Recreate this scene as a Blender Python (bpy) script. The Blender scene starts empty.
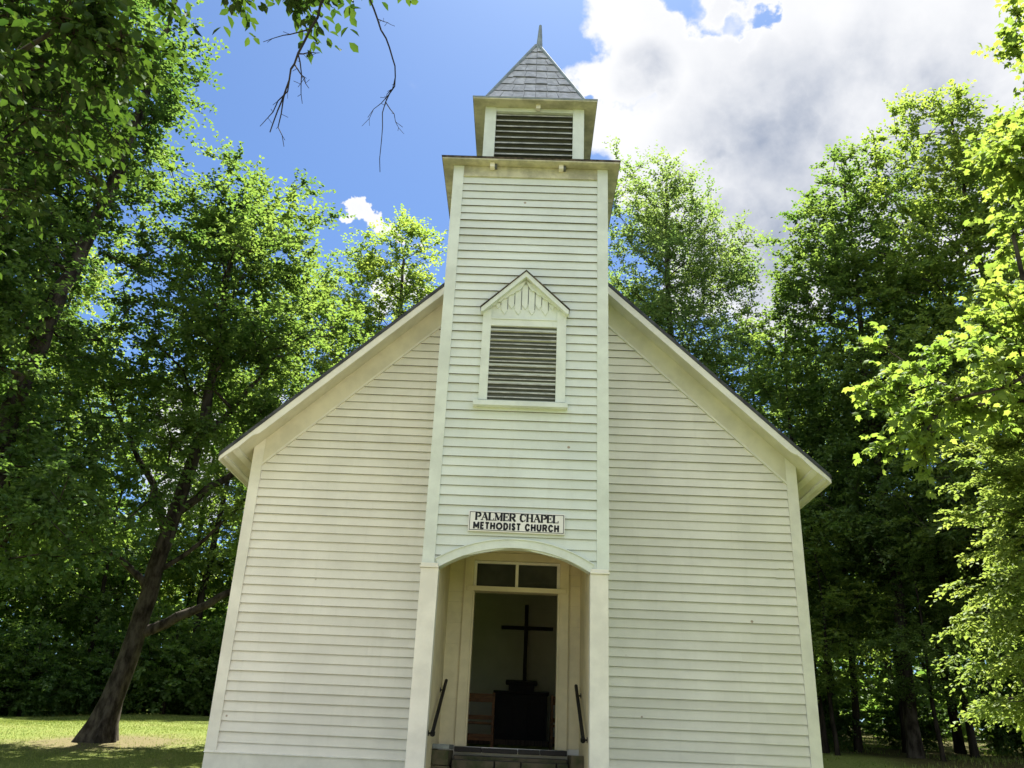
import bpy, bmesh, math, random
import numpy as np
from mathutils import Vector, Matrix

# ------------------------------------------------------------------ camera, sky, sun, exposure
SC = bpy.context.scene
COL = SC.collection
PI = math.pi
cam_d = bpy.data.cameras.new('camera')
cam = bpy.data.objects.new('camera', cam_d); COL.objects.link(cam)
cam_d.sensor_width = 36.0; cam_d.lens = 860.1/1024*36; cam_d.clip_start = .1; cam_d.clip_end = 3000
YAW, PITCH, ROLL = -.0208, .4012, .0438
Fv = np.array([math.sin(YAW)*math.cos(PITCH), math.cos(YAW)*math.cos(PITCH), math.sin(PITCH)])
R0 = np.array([math.cos(YAW), -math.sin(YAW), 0]); U0 = np.cross(R0, Fv)
Rv = math.cos(ROLL)*R0+math.sin(ROLL)*U0; Uv = -math.sin(ROLL)*R0+math.cos(ROLL)*U0
cam.matrix_world = Matrix(((Rv[0], Uv[0], -Fv[0], .0381), (Rv[1], Uv[1], -Fv[1], -13.0), (Rv[2], Uv[2], -Fv[2], 1.6), (0, 0, 0, 1)))
SC.camera = cam

SUN_EL, SUN_AZ = math.radians(63.5), math.radians(6)      # azimuth from +Y towards +X
SUN_DIR = Vector((math.sin(SUN_AZ)*math.cos(SUN_EL), math.cos(SUN_AZ)*math.cos(SUN_EL), math.sin(SUN_EL)))
SKY_STRENGTH = .10
EXPOSURE = 2.18
sun_d = bpy.data.lights.new('sun', 'SUN'); sun_d.energy = 4.2; sun_d.angle = math.radians(.5); sun_d.color = (1, .95, .85)
sun = bpy.data.objects.new('sun', sun_d); COL.objects.link(sun)
sun.rotation_euler = (-SUN_DIR).to_track_quat('-Z', 'Y').to_euler(); sun.location = (10, 25, 60)
SC.view_settings.view_transform = 'Standard'; SC.view_settings.look = 'None'
SC.view_settings.exposure = EXPOSURE; SC.view_settings.gamma = 1; SC.view_settings.use_curve_mapping = False
cy = SC.cycles
cy.max_bounces = 7; cy.diffuse_bounces = 4; cy.glossy_bounces = 2; cy.transmission_bounces = 4; cy.transparent_max_bounces = 6
cy.caustics_reflective = False; cy.caustics_refractive = False; cy.use_denoising = True; cy.sample_clamp_indirect = 6

class NT:                                                # tiny node-tree helper
    def __init__(s, tree): s.t = tree; s.n = tree.nodes; s.l = tree.links
    def new(s, typ, ins=None, **kw):
        nd = s.n.new(typ)
        for k, v in kw.items(): setattr(nd, k, v)
        for k, v in (ins or {}).items(): s.put(nd.inputs[k], v)
        return nd
    def put(s, sock, v):
        if isinstance(v, bpy.types.NodeSocket): s.l.new(v, sock)
        else:
            if sock.type == 'RGBA' and len(v) == 3: v = (*v, 1)
            sock.default_value = v
    def math(s, op, a, b=None, c=None, clamp=False):
        nd = s.n.new('ShaderNodeMath'); nd.operation = op; nd.use_clamp = clamp
        for i, v in enumerate((a, b, c)):
            if v is not None: s.put(nd.inputs[i], v)
        return nd.outputs[0]
    def mix(s, f, a, b, blend='MIX'):
        nd = s.n.new('ShaderNodeMix'); nd.data_type = 'RGBA'; nd.blend_type = blend
        s.put(nd.inputs[0], f); s.put(nd.inputs[6], a); s.put(nd.inputs[7], b)
        return nd.outputs[2]
    def rng(s, v, a, b, c=0., d=1., smooth=True):
        nd = s.n.new('ShaderNodeMapRange'); nd.interpolation_type = 'SMOOTHSTEP' if smooth else 'LINEAR'
        for i, x in enumerate((v, a, b, c, d)): s.put(nd.inputs[i], x)
        return nd.outputs[0]
    def noise(s, vec, scale, detail=4, rough=.55, dist=0.):
        nd = s.n.new('ShaderNodeTexNoise'); s.put(nd.inputs['Scale'], scale); s.put(nd.inputs['Detail'], detail)
        s.put(nd.inputs['Roughness'], rough); s.put(nd.inputs['Distortion'], dist)
        if vec is not None: s.l.new(vec, nd.inputs['Vector'])
        return nd.outputs['Fac']

def azel(az, el):
    a, e = math.radians(az), math.radians(el)
    return (math.sin(a)*math.cos(e), math.cos(a)*math.cos(e), math.sin(e))

W = bpy.data.worlds.new('World'); SC.world = W; W.use_nodes = True
k = NT(W.node_tree); k.n.clear()
out = k.new('ShaderNodeOutputWorld'); bg = k.new('ShaderNodeBackground', {'Strength': SKY_STRENGTH})
sky = k.new('ShaderNodeTexSky', sky_type='NISHITA', sun_disc=False, sun_elevation=SUN_EL, sun_rotation=SUN_AZ, air_density=1.0, dust_density=1.3, ozone_density=2.2, altitude=900)
dirv = k.new('ShaderNodeTexCoord').outputs['Generated']
wn = k.new('ShaderNodeTexNoise', {'Vector': dirv, 'Scale': 9., 'Detail': 6., 'Roughness': .54}).outputs['Color']
warp = k.new('ShaderNodeVectorMath', {0: k.new('ShaderNodeVectorMath', {0: wn, 1: (.5, .5, .5)}, operation='SUBTRACT').outputs[0], 'Scale': .30}, operation='SCALE').outputs[0]
dirw = k.new('ShaderNodeVectorMath', {0: k.new('ShaderNodeVectorMath', {0: dirv, 1: warp}, operation='ADD').outputs[0]}, operation='NORMALIZE').outputs[0]
skyc = k.mix(1., sky.outputs[0], (.225, .295, .375), 'MULTIPLY')
def blob(az, el, r, src=None):
    d = k.new('ShaderNodeVectorMath', {0: src or dirw, 1: azel(az, el)}, operation='DOT_PRODUCT').outputs['Value']
    return k.rng(d, math.cos(math.radians(r*1.3)), math.cos(math.radians(r*.25)))
# cumulus bank to the right of the belfry, a small puff to its left, and unseen bright cloud added behind the photographer to light the front wall
BANK = [(8.8, 44, 3.6), (9, 47.5, 4), (13, 44.5, 4), (18, 48.5, 5), (13.3, 40.2, 5), (8.5, 38, 4), (17.6, 37.3, 6), (24.6, 39.7, 6.5), (30.6, 41.2, 7), (19.9, 32.1, 6), (13.5, 31.5, 5), (25.8, 34.8, 6),
        (19, 41, 4), (24.7, 45, 5), (33, 35, 7), (36, 46, 9), (25, 53, 9), (-14.4, 32.3, .75), (-13.2, 32.6, .8), (-12, 33.0, .85), (-10.8, 33.5, .8), (-8.4, 28.6, 2.3), (-22, 17, 5)]
HOLES = [(18.3, 45.2, 1.1), (13.0, 47.4, 1.6), (16.4, 47.0, 1.4), (6.0, 42.2, 1.1)]
SHADE = [(20, 33.5, 9), (28, 36, 8), (14.5, 31.5, 7), (9, 42.5, 2.0)]
dens = None
for b in BANK:
    v = blob(*b); dens = v if dens is None else k.math('MAXIMUM', dens, v)
hole = None
for b in HOLES:
    v = blob(*b); hole = v if hole is None else k.math('MAXIMUM', hole, v)
dens = k.math('SUBTRACT', dens, k.math('MULTIPLY', hole, .66))
sep = k.new('ShaderNodeSeparateXYZ', {0: dirv})
n1 = k.noise(dirv, 5.5, 9, .56, .15)
n2 = k.noise(dirv, 16, 6, .6)
behind = k.math('MULTIPLY', k.rng(sep.outputs[1], .15, -.35), k.rng(k.noise(dirv, 2.3, 6, .55), .42, .60))
dens = k.math('MAXIMUM', dens, k.math('MULTIPLY', behind, .9))
cd = k.math('ADD', dens, k.math('MULTIPLY', k.math('SUBTRACT', n1, .5), 1.9))
cd = k.math('ADD', cd, k.math('MULTIPLY', k.math('SUBTRACT', n2, .5), .5))
alpha = k.rng(cd, .26, .78)
shade = None
for b in SHADE:
    v = blob(*b, src=dirv); shade = v if shade is None else k.math('MAXIMUM', shade, v)
billow = k.rng(k.noise(dirv, 6.5, 6, .52), .30, .68)
thick = k.rng(cd, .45, 1.5)
grey = k.math('MULTIPLY', thick, k.math('ADD', k.math('MULTIPLY', shade, k.math('SUBTRACT', 1.15, k.math('MULTIPLY', billow, .75))), k.math('MULTIPLY', k.math('SUBTRACT', 1.0, billow), .26)), clamp=True)
front = k.rng(sep.outputs[1], -.1, .25)
lit_c = k.mix(front, (4.2, 4.2, 4.1), (2.28, 2.29, 2.33))
dark_c = k.mix(front, (2.9, 3.0, 3.2), (.90, 1.03, 1.30))
cloudc = k.mix(grey, lit_c, dark_c)
final = k.mix(alpha, skyc, cloudc)
k.l.new(final, bg.inputs['Color']); k.l.new(bg.outputs[0], out.inputs[0])

# ------------------------------------------------------------------ materials
def mat(name, base, rough=.6, var=.12, scale=3., bump=0., bscale=40., spec=.3, metal=0., col2=None, stretch=None, vcol=False):
    m = bpy.data.materials.new(name); m.use_nodes = True
    k = NT(m.node_tree); k.n.clear()
    o = k.new('ShaderNodeOutputMaterial'); p = k.new('ShaderNodeBsdfPrincipled', {'Roughness': rough, 'Metallic': metal, 'Specular IOR Level': spec})
    co = k.new('ShaderNodeTexCoord').outputs['Object']
    if stretch:
        co = k.new('ShaderNodeMapping', {'Vector': co, 'Scale': stretch}).outputs[0]
    n = k.noise(co, scale, 6, .62)
    c2 = col2 or tuple(x*(1-var*2.2) for x in base)
    c = k.mix(k.rng(n, .33, .67), base, c2)
    if vcol:
        a = k.new('ShaderNodeAttribute', attribute_name='tint').outputs['Fac']
        c = k.mix(1., c, k.new('ShaderNodeCombineColor', {0: k.rng(a, 0, 1, .95, 1.02, False), 1: k.rng(a, 0, 1, .95, 1.02, False), 2: k.rng(a, 0, 1, .945, 1.02, False)}).outputs[0], 'MULTIPLY')
    k.l.new(c, p.inputs['Base Color'])
    if bump:
        b = k.new('ShaderNodeBump', {'Strength': bump, 'Distance': .02, 'Height': k.noise(co, bscale, 5, .6)})
        k.l.new(b.outputs[0], p.inputs['Normal'])
    k.l.new(p.outputs[0], o.inputs[0])
    return m

def siding_mat(name, base):
    m = mat(name, base, .55, .05, 1.2, .12, 60, .3, vcol=True)
    k = NT(m.node_tree); p = next(n for n in k.n if n.type == 'BSDF_PRINCIPLED')
    co = k.new('ShaderNodeTexCoord').outputs['Object']
    cur = p.inputs['Base Color'].links[0].from_socket
    # rusty nail weeps, sparse, and rain streaks
    vo = k.new('ShaderNodeTexVoronoi', {'Vector': co, 'Scale': 1.35, 'Randomness': 1.}, feature='F1')
    dot = k.math('MULTIPLY', k.rng(vo.outputs['Distance'], .034, .020), k.rng(k.noise(co, .6, 2), .40, .48))
    c = k.mix(k.math('MULTIPLY', dot, .75), cur, (.22, .13, .05))
    st = k.noise(k.new('ShaderNodeMapping', {'Vector': co, 'Scale': (5, 5, .35)}).outputs[0], 1.6, 5, .6)
    c = k.mix(k.math('MULTIPLY', k.rng(st, .52, .75), .11), c, (.45, .44, .34))
    k.l.new(c, p.inputs['Base Color'])
    return m

M = {}
M['paint'] = siding_mat('white_siding_paint', (.85, .825, .725))
M['tower_paint'] = siding_mat('cool_shade_siding_paint', (.71, .77, .715))  # the tower's cooler, dimmer shade is put into its siding colour
M['tower_trim'] = mat('cool_shade_trim_paint', (.71, .77, .71), .5, .07, 2.5, .10, 50, .3)  # same cool shade carried in the tower trim colour
M['trim'] = mat('white_trim_paint', (.84, .82, .72), .5, .07, 2.5, .10, 50, .3)
M['laps'] = mat('shadow_lap_edge', (.15, .13, .075), .8, .25, 4.)  # shadow line under each board painted dark on its underside
M['porch'] = mat('bounce_lit_porch_paint', (.73, .66, .44), .6, .08, 2.)  # warm bounce light inside the porch is put into the paint colour
M['soffit'] = mat('soffit_paint', (.76, .73, .58), .6, .08, 2.)
M['soffit_shade'] = mat('shaded_soffit_paint', (.62, .605, .45), .7, .2, 3.)  # eave shade on tower and belfry put into a darker soffit tone
M['roof'] = mat('dark_roof_metal', (.07, .075, .08), .5, .3, 5., .2, 30)
M['edge'] = mat('rusty_metal_edge', (.13, .10, .07), .6, .4, 9.)
M['shingle'] = mat('pressed_grey_shingle', (.52, .53, .575), .75, .14, 9., .2, 30, .2, 0., vcol=True)
M['gap'] = mat('shingle_shadow_metal', (.14, .15, .17), .6)
M['spire'] = mat('spire_metal', (.28, .33, .37), .75, .15, 6.)
M['slat'] = mat('weathered_louver_slat', (.50, .52, .50), .7, .22, 6., stretch=(1, 4, 4))
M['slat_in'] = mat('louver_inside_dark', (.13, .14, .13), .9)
M['stone'] = mat('mossy_fieldstone', (.12, .10, .065), .9, .3, 5., .6, 14, col2=(.045, .055, .022))
M['concrete'] = mat('old_concrete', (.26, .29, .28), .9, .2, 8., .3, 50)
M['iron'] = mat('black_iron', (.010, .010, .010), .6, .2, 20., .1, 60, .3)
M['sign'] = mat('sign_white', (.82, .82, .79), .4, .04, 3.)
M['letter'] = mat('black_lettering', (.010, .010, .012), .45, .1, 5.)
M['inwall'] = mat('interior_plaster', (.68, .665, .56), .85, .06, 1.5)
M['infloor'] = mat('interior_floorboards', (.12, .08, .05), .5, .3, 3., stretch=(8, 1, 1))
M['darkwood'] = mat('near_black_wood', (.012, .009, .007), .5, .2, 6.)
M['pew'] = mat('orange_brown_wood', (.34, .15, .045), .45, .25, 5., stretch=(1, 6, 6))
M['door'] = mat('dark_red_door', (.16, .03, .02), .4, .2, 4.)
M['bark'] = mat('grey_brown_bark', (.085, .075, .06), .95, .3, 7., 1., 22, .1, col2=(.016, .013, .010), stretch=(1, 1, .4))
M['bark_dark'] = mat('dark_forest_bark', (.038, .032, .025), .95, .3, 6., .8, 14, .1, col2=(.012, .010, .008), stretch=(1, 1, .25))

def glass(name):
    m = bpy.data.materials.new(name); m.use_nodes = True
    k = NT(m.node_tree); p = k.n['Principled BSDF']
    k.put(p.inputs['Base Color'], (.02, .022, .02)); k.put(p.inputs['Roughness'], .06); k.put(p.inputs['Specular IOR Level'], .5)
    k.put(p.inputs['Base Color'], k.mix(k.rng(k.noise(k.new('ShaderNodeTexCoord').outputs['Object'], 3, 4), .3, .7), (.035, .04, .035), (.06, .065, .055)))
    return m
M['glass'] = glass('dark_window_glass')
def clear_glass(name):
    m = bpy.data.materials.new(name); m.use_nodes = True
    k = NT(m.node_tree); k.n.clear()
    o = k.new('ShaderNodeOutputMaterial')
    tr = k.new('ShaderNodeBsdfTransparent', {'Color': (.75, .77, .72)}); gl = k.new('ShaderNodeBsdfGlossy', {'Roughness': .05})
    fr = k.new('ShaderNodeFresnel', {'IOR': 1.45})
    mx = k.new('ShaderNodeMixShader', {0: fr.outputs[0], 1: tr.outputs[0], 2: gl.outputs[0]})
    k.l.new(mx.outputs[0], o.inputs[0]); return m
M['clear'] = clear_glass('old_clear_glass')

def leaf_mat(name, c_lo, c_hi, t_lo, t_hi, tw=.54, gloss=.022):
    m = bpy.data.materials.new(name); m.use_nodes = True
    k = NT(m.node_tree); k.n.clear()
    o = k.new('ShaderNodeOutputMaterial')
    a = k.new('ShaderNodeAttribute', attribute_name='tint').outputs['Fac']
    big = k.noise(k.new('ShaderNodeTexCoord').outputs['Object'], .55, 3)
    f = k.math('ADD', k.math('MULTIPLY', a, .7), k.math('MULTIPLY', k.rng(big, .3, .7), .3), clamp=True)
    d = k.new('ShaderNodeBsdfDiffuse', {'Color': k.mix(f, c_lo, c_hi)})
    t = k.new('ShaderNodeBsdfTranslucent', {'Color': k.mix(f, t_lo, t_hi)})
    mx = k.new('ShaderNodeMixShader', {0: tw, 1: d.outputs[0], 2: t.outputs[0]})
    g = k.new('ShaderNodeBsdfGlossy', {'Roughness': .55, 'Color': (.8, .85, .8)})
    m2 = k.new('ShaderNodeMixShader', {0: gloss, 1: mx.outputs[0], 2: g.outputs[0]})
    k.l.new(m2.outputs[0], o.inputs[0]); return m
M['lf_mid'] = leaf_mat('mid_green_leaf', (.055, .11, .028), (.125, .195, .05), (.09, .20, .028), (.27, .37, .06))
M['lf_dark'] = leaf_mat('deep_green_leaf', (.045, .095, .028), (.095, .16, .045), (.065, .165, .025), (.21, .31, .05))
M['lf_light'] = leaf_mat('yellow_green_leaf', (.075, .14, .03), (.16, .23, .055), (.16, .29, .035), (.42, .50, .075))
M['lf_grey'] = leaf_mat('grey_green_leaf', (.075, .13, .045), (.16, .22, .08), (.13, .25, .045), (.34, .43, .10))
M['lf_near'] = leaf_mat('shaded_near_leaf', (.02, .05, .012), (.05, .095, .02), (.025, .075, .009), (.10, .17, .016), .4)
M['lf_hem'] = leaf_mat('hemlock_needles', (.10, .155, .035), (.20, .26, .06), (.20, .32, .05), (.45, .52, .10), .42)
M['grass_blade'] = leaf_mat('grass_blade', (.08, .13, .025), (.22, .24, .065), (.14, .24, .03), (.40, .43, .09), .35)

def ground_mat():
    m = bpy.data.materials.new('lawn_and_earth'); m.use_nodes = True
    k = NT(m.node_tree); p = k.n['Principled BSDF']
    co = k.new('ShaderNodeTexCoord').outputs['Object']
    n = k.noise(co, 1.3, 8, .65); nf = k.noise(co, 22, 5, .7); nb = k.noise(co, .22, 4)
    g = k.mix(k.rng(nf, .3, .7), (.07, .12, .02), (.20, .22, .06))
    g = k.mix(k.math('MULTIPLY', k.rng(n, .5, .7), .45), g, (.20, .19, .07))
    earth = k.mix(k.rng(nf, .3, .7), (.26, .20, .13), (.44, .36, .25))
    sp = k.new('ShaderNodeSeparateXYZ', {0: co})
    # unseen bare earth added front left to bounce warm light onto the wall, and leaf litter under the woods on the right
    bounce_earth = k.math('MULTIPLY', k.rng(k.math('ABSOLUTE', k.math('ADD', k.math('ADD', sp.outputs[0], 3.6), k.math('MULTIPLY', k.math('SUBTRACT', n, .5), 2.))), 4.4, 3.2), k.rng(sp.outputs[1], -.6, -1.6))
    # worn earth round the big tree's foot
    dx = k.math('ADD', sp.outputs[0], 8.0); dy = k.math('SUBTRACT', sp.outputs[1], 5.2)
    rad = k.math('SQRT', k.math('ADD', k.math('MULTIPLY', dx, dx), k.math('MULTIPLY', dy, dy)))
    foot = k.math('MULTIPLY', k.rng(k.math('ADD', rad, k.math('MULTIPLY', k.math('SUBTRACT', n, .5), 2.)), 2.4, .9), .8)
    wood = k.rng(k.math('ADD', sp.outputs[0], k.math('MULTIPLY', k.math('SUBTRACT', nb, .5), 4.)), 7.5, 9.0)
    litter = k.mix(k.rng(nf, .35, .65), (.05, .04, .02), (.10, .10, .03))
    c = k.mix(bounce_earth, g, earth); c = k.mix(foot, c, (.13, .10, .06)); c = k.mix(wood, c, litter)
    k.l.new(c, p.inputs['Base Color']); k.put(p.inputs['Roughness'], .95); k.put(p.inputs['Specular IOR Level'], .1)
    b = k.new('ShaderNodeBump', {'Strength': .6, 'Distance': .05, 'Height': nf}); k.l.new(b.outputs[0], p.inputs['Normal'])
    return m
M['ground'] = ground_mat()

# ------------------------------------------------------------------ mesh helpers
class MB:
    """collects polygons, each with a material slot and a tint; build() links ONE mesh object"""
    def __init__(s): s.v = []; s.f = []; s.m = []; s.t = []; s.mats = []
    def mi(s, m):
        if m not in s.mats: s.mats.append(m)
        return s.mats.index(m)
    def poly(s, pts, m, tint=.5):
        b = len(s.v); s.v += [tuple(p) for p in pts]; s.f.append(tuple(range(b, b+len(pts)))); s.m.append(s.mi(m)); s.t.append(tint)
    def hexa(s, P, m, tint=.5):                           # 8 corners: bottom ring 0-3 CCW seen from above, top ring 4-7
        for q in ((3, 2, 1, 0), (4, 5, 6, 7), (0, 1, 5, 4), (1, 2, 6, 5), (2, 3, 7, 6), (3, 0, 4, 7)): s.poly([P[i] for i in q], m, tint)
    def box(s, x0, x1, y0, y1, z0, z1, m, tint=.5):
        s.hexa([(x0, y0, z0), (x1, y0, z0), (x1, y1, z0), (x0, y1, z0), (x0, y0, z1), (x1, y0, z1), (x1, y1, z1), (x0, y1, z1)], m, tint)
    def prism(s, xz, y0, y1, m, tint=.5):                 # outline in (x,z), counter-clockwise seen from -y, extruded along y
        s.poly([(x, y0, z) for x, z in xz], m, tint); s.poly([(x, y1, z) for x, z in reversed(xz)], m, tint)
        n = len(xz)
        for i in range(n):
            a, b = xz[i], xz[(i+1) % n]
            s.poly([(a[0], y1, a[1]), (b[0], y1, b[1]), (b[0], y0, b[1]), (a[0], y0, a[1])], m, tint)
    def tube(s, pts, rad, m, n=8, cap=True):
        pts = [Vector(p) for p in pts]; rings = []
        for i, p in enumerate(pts):
            d = (pts[min(i+1, len(pts)-1)]-pts[max(i-1, 0)]).normalized()
            a = d.orthogonal().normalized() if i == 0 else (rings[-1][1]-d*rings[-1][1].dot(d)).normalized()
            b = d.cross(a); r = rad[i] if hasattr(rad, '__len__') else rad
            rings.append(([p+(a*math.cos(t)+b*math.sin(t))*r for t in [2*PI*j/n for j in range(n)]], a))
        for i in range(len(rings)-1):
            A, B = rings[i][0], rings[i+1][0]
            for j in range(n): s.poly([A[j], A[(j+1) % n], B[(j+1) % n], B[j]], m)
        if cap:
            s.poly(list(reversed(rings[0][0])), m); s.poly(rings[-1][0], m)
    def build(s, name, parent=None, bevel=0., smooth=False):
        me = bpy.data.meshes.new(name); me.from_pydata(s.v, [], s.f)
        for x in s.mats: me.materials.append(x)
        me.polygons.foreach_set('material_index', s.m)
        at = me.attributes.new('tint', 'FLOAT', 'FACE'); at.data.foreach_set('value', s.t)
        if bevel or smooth:
            bm = bmesh.new(); bm.from_mesh(me); bmesh.ops.remove_doubles(bm, verts=bm.verts, dist=1e-5)
            if bevel:
                ed = [e for e in bm.edges if len(e.link_faces) == 2 and e.calc_face_angle(0) > .6]
                bmesh.ops.bevel(bm, geom=ed, offset=bevel, segments=2, affect='EDGES', profile=.6, clamp_overlap=True)
            if smooth:
                for f in bm.faces: f.smooth = True
            bm.to_mesh(me); bm.free()
        me.update()
        o = bpy.data.objects.new(name, me); COL.objects.link(o)
        if parent is not None: o.parent = parent
        return o

def thing(name, label, cat, loc=(0, 0, 0), group=None):
    o = bpy.data.objects.new(name, None); COL.objects.link(o); o.location = loc
    o.empty_display_size = .3; o['label'] = label; o['category'] = cat
    if group: o['group'] = group
    return o

def attach(children, root):
    """parent world-built parts to an Empty that stands away from the origin, keeping them in place"""
    for c in children:
        c.parent = root; c.location = Vector(c.location)-root.location

# ------------------------------------------------------------------ ground
def hgt(x, y):
    x = np.asarray(x, float); y = np.asarray(y, float)
    h = np.interp(y, [-200, -16, -13, 0, 8, 30, 60, 300], [-1, -.05, 0, .95, 1.72, 2.75, 4.0, 12.])
    h = h+np.where(x < -6, (x+6)*.022, 0)*np.clip((y+6)/12, 0, 1)+np.where(x > 6, (x-6)*.012, 0)
    far = np.clip((np.hypot(x, y)-8)/15, 0, 1)
    return h+(.06*np.sin(x*.7+1.3)*np.sin(y*.55+.4)+.10*np.sin(x*.21+.5)*np.sin(y*.17+2.))*far
def axis(lo, hi, near, n_near, n_far):
    return np.concatenate([-np.geomspace(-lo, near, n_far)[:-1], np.linspace(-near, near, n_near), np.geomspace(near, hi, n_far)[1:]])
gx = axis(-420, 420, 32, 130, 14); gy = axis(-420, 420, 36, 140, 14)
X, Y = np.meshgrid(gx, gy); Z = hgt(X, Y)
nx, ny = len(gx), len(gy)
idx = np.arange(nx*ny).reshape(ny, nx)
quads = np.stack([idx[:-1, :-1], idx[:-1, 1:], idx[1:, 1:], idx[1:, :-1]], -1).reshape(-1, 4)
gm = bpy.data.meshes.new('ground'); gm.from_pydata(np.stack([X, Y, Z], -1).reshape(-1, 3).tolist(), [], quads.tolist())
gm.materials.append(M['ground']); gm.polygons.foreach_set('use_smooth', [True]*len(gm.polygons))
go = bpy.data.objects.new('ground', gm); COL.objects.link(go); go['kind'] = 'structure'

# ------------------------------------------------------------------ chapel
WX, OV, FO, LEN = 4.254, .42, .42, 11.0
SL = .956; ZR = 10.06
TX, TH, TD = -.047, 1.189, 1.804                          # tower centre, half width, projection
ZSK, ZSP, ZTOP, FL = 1.3935, 3.737, 10.06, 1.61
EXP = .136
rnd = random.Random(5)
chapel = thing('chapel', 'white clapboard country chapel with central bell tower and open door', 'church', (0, 0, .9))
def part(mb, name, parent=None, **kw):
    o = mb.build(name, None, **kw)
    if parent is None:
        o.parent = chapel; o.location = -chapel.location
    else:
        o.parent = parent
    return o

def siding(mb, fr, z0, z1, ivals, lip=.027, exp=EXP, seed=0, pm='paint'):
    """fr(u, out, z) -> world. ivals(z) -> list of (u0, u1)"""
    r = random.Random(seed)
    n = int(math.ceil((z1-z0)/exp))
    zs = [z0]+[min(z0+i*exp+r.uniform(-.003, .003), z1) for i in range(1, n)]+[z1]
    for i in range(n):
        a, b = zs[i], zs[i+1]
        if b-a < .004: continue
        A, B = ivals(a+.001), ivals(b-.001)
        if len(A) != len(B): A = B = ivals((a+b)/2)
        for (a0, a1), (b0, b1) in zip(A, B):
            if a1-a0 < .01 and b1-b0 < .01: continue
            # break long runs into boards butted end to end
            L = a1-a0; cuts = [0.]
            while L > 0 and cuts[-1] < 1: cuts.append(cuts[-1]+r.uniform(1.8, 4.2)/max(L, .01))
            cuts[-1] = 1.
            if len(cuts) > 2 and cuts[-1]-cuts[-2] < .25/max(L, .01): cuts.pop(-2)
            for c0, c1 in zip(cuts, cuts[1:]):
                g = .0012/max(L, .01) if c1 < 1 else 0
                t = r.random(); lp = lip+r.uniform(-.005, .005); dz = r.uniform(-.004, .004); dz2 = r.uniform(-.004, .004)
                x0, x1 = a0+(a1-a0)*c0, a0+(a1-a0)*(c1-g); y0, y1 = b0+(b1-b0)*c0, b0+(b1-b0)*(c1-g)
                P = [fr(x0, lp, a+dz), fr(x1, lp, a+dz2), fr(y1, .003, b+.004), fr(y0, .003, b+.004)]
                mb.poly(P, M[pm], t)
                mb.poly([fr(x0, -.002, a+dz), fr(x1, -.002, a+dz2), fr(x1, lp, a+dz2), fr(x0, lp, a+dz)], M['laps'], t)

roof_z = lambda x: ZR-SL*abs(x)
# front wall: backing with the doorway left open, siding on top
fw = MB()
DX0, DX1, DZ1 = -.680, .615, 4.20
gz = lambda x: roof_z(x)-.20
fw.prism([(-WX, 1.0), (DX0, 1.0), (DX0, gz(DX0)), (-WX, gz(WX))], .012, .15, M['trim'])
fw.prism([(DX1, 1.0), (WX, 1.0), (WX, gz(WX)), (DX1, gz(DX1))], .012, .15, M['trim'])
fw.prism([(DX0, DZ1), (DX1, DZ1), (DX1, gz(DX1)), (0, gz(0)), (DX0, gz(DX0))], .012, .15, M['trim'])
fw.box(DX0, DX1, .012, .15, 1.0, FL, M['trim'])
def fw_iv(z):
    xm = min(WX-.10, (ZR-.38-z)/SL)
    if xm <= TH: return []
    return [(-xm, TX-TH+.01), (TX+TH-.01, xm)]
siding(fw, lambda u, o, z: (u, .010-o, z), ZSK+.005, ZR-1.5, fw_iv, seed=11)
# the short stretch of siding inside the porch
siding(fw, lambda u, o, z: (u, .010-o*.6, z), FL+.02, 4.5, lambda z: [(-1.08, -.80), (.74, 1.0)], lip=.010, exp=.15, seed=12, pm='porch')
FW = part(fw, 'front_wall')
t = MB()
for s in (-1, 1):
    b = MB(); xa, xb = (s*(WX-.135), s*(WX+.028)); x0, x1 = min(xa, xb), max(xa, xb)
    b.prism([(x0, ZSK+.012), (x1, ZSK+.012), (x1, roof_z(x1)-.108), (x0, roof_z(x0)-.108)], -.030, .012, M['trim'])
    b.box(min(s*WX, s*(WX+.028)), max(s*WX, s*(WX+.028)), .013, .15, ZSK+.012, roof_z(WX)-.25, M['trim'])
    part(b, 'corner_board', FW)
    b = MB(); e0 = TX+s*(TH-.01)                          # frieze board under the rake
    x0, x1 = sorted((e0, s*(WX-.136)))
    b.prism([(x0, roof_z(x0)-.525), (x1, roof_z(x1)-.525), (x1, roof_z(x1)-.105), (x0, roof_z(x0)-.105)], -.026, .011, M['soffit'])
    b.prism([(x0, roof_z(x0)-.555), (x1, roof_z(x1)-.555), (x1, roof_z(x1)-.515), (x0, roof_z(x0)-.515)], -.042, .010, M['trim'])
    part(b, 'frieze_board', FW)
sk = MB(); sk2 = MB(); sk.box(-WX-.02, TX-TH-.02, -.034, .012, .9, ZSK, M['trim']); sk2.box(TX+TH+.02, WX+.02, -.034, .012, .9, ZSK, M['trim'])
sk.hexa([(-WX-.03, -.055, ZSK), (TX-TH-.02, -.055, ZSK), (TX-TH-.02, .01, ZSK), (-WX-.03, .01, ZSK), (-WX-.03, -.05, ZSK+.010), (TX-TH-.02, -.05, ZSK+.010), (TX-TH-.02, .01, ZSK+.022), (-WX-.03, .01, ZSK+.022)], M['trim'])
sk2.hexa([(TX+TH+.02, -.055, ZSK), (WX+.03, -.055, ZSK), (WX+.03, .01, ZSK), (TX+TH+.02, .01, ZSK), (TX+TH+.02, -.05, ZSK+.010), (WX+.03, -.05, ZSK+.010), (WX+.03, .01, ZSK+.022), (TX+TH+.02, .01, ZSK+.022)], M['trim'])
part(sk, 'skirt_board', FW); part(sk2, 'skirt_board', FW)
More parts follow.
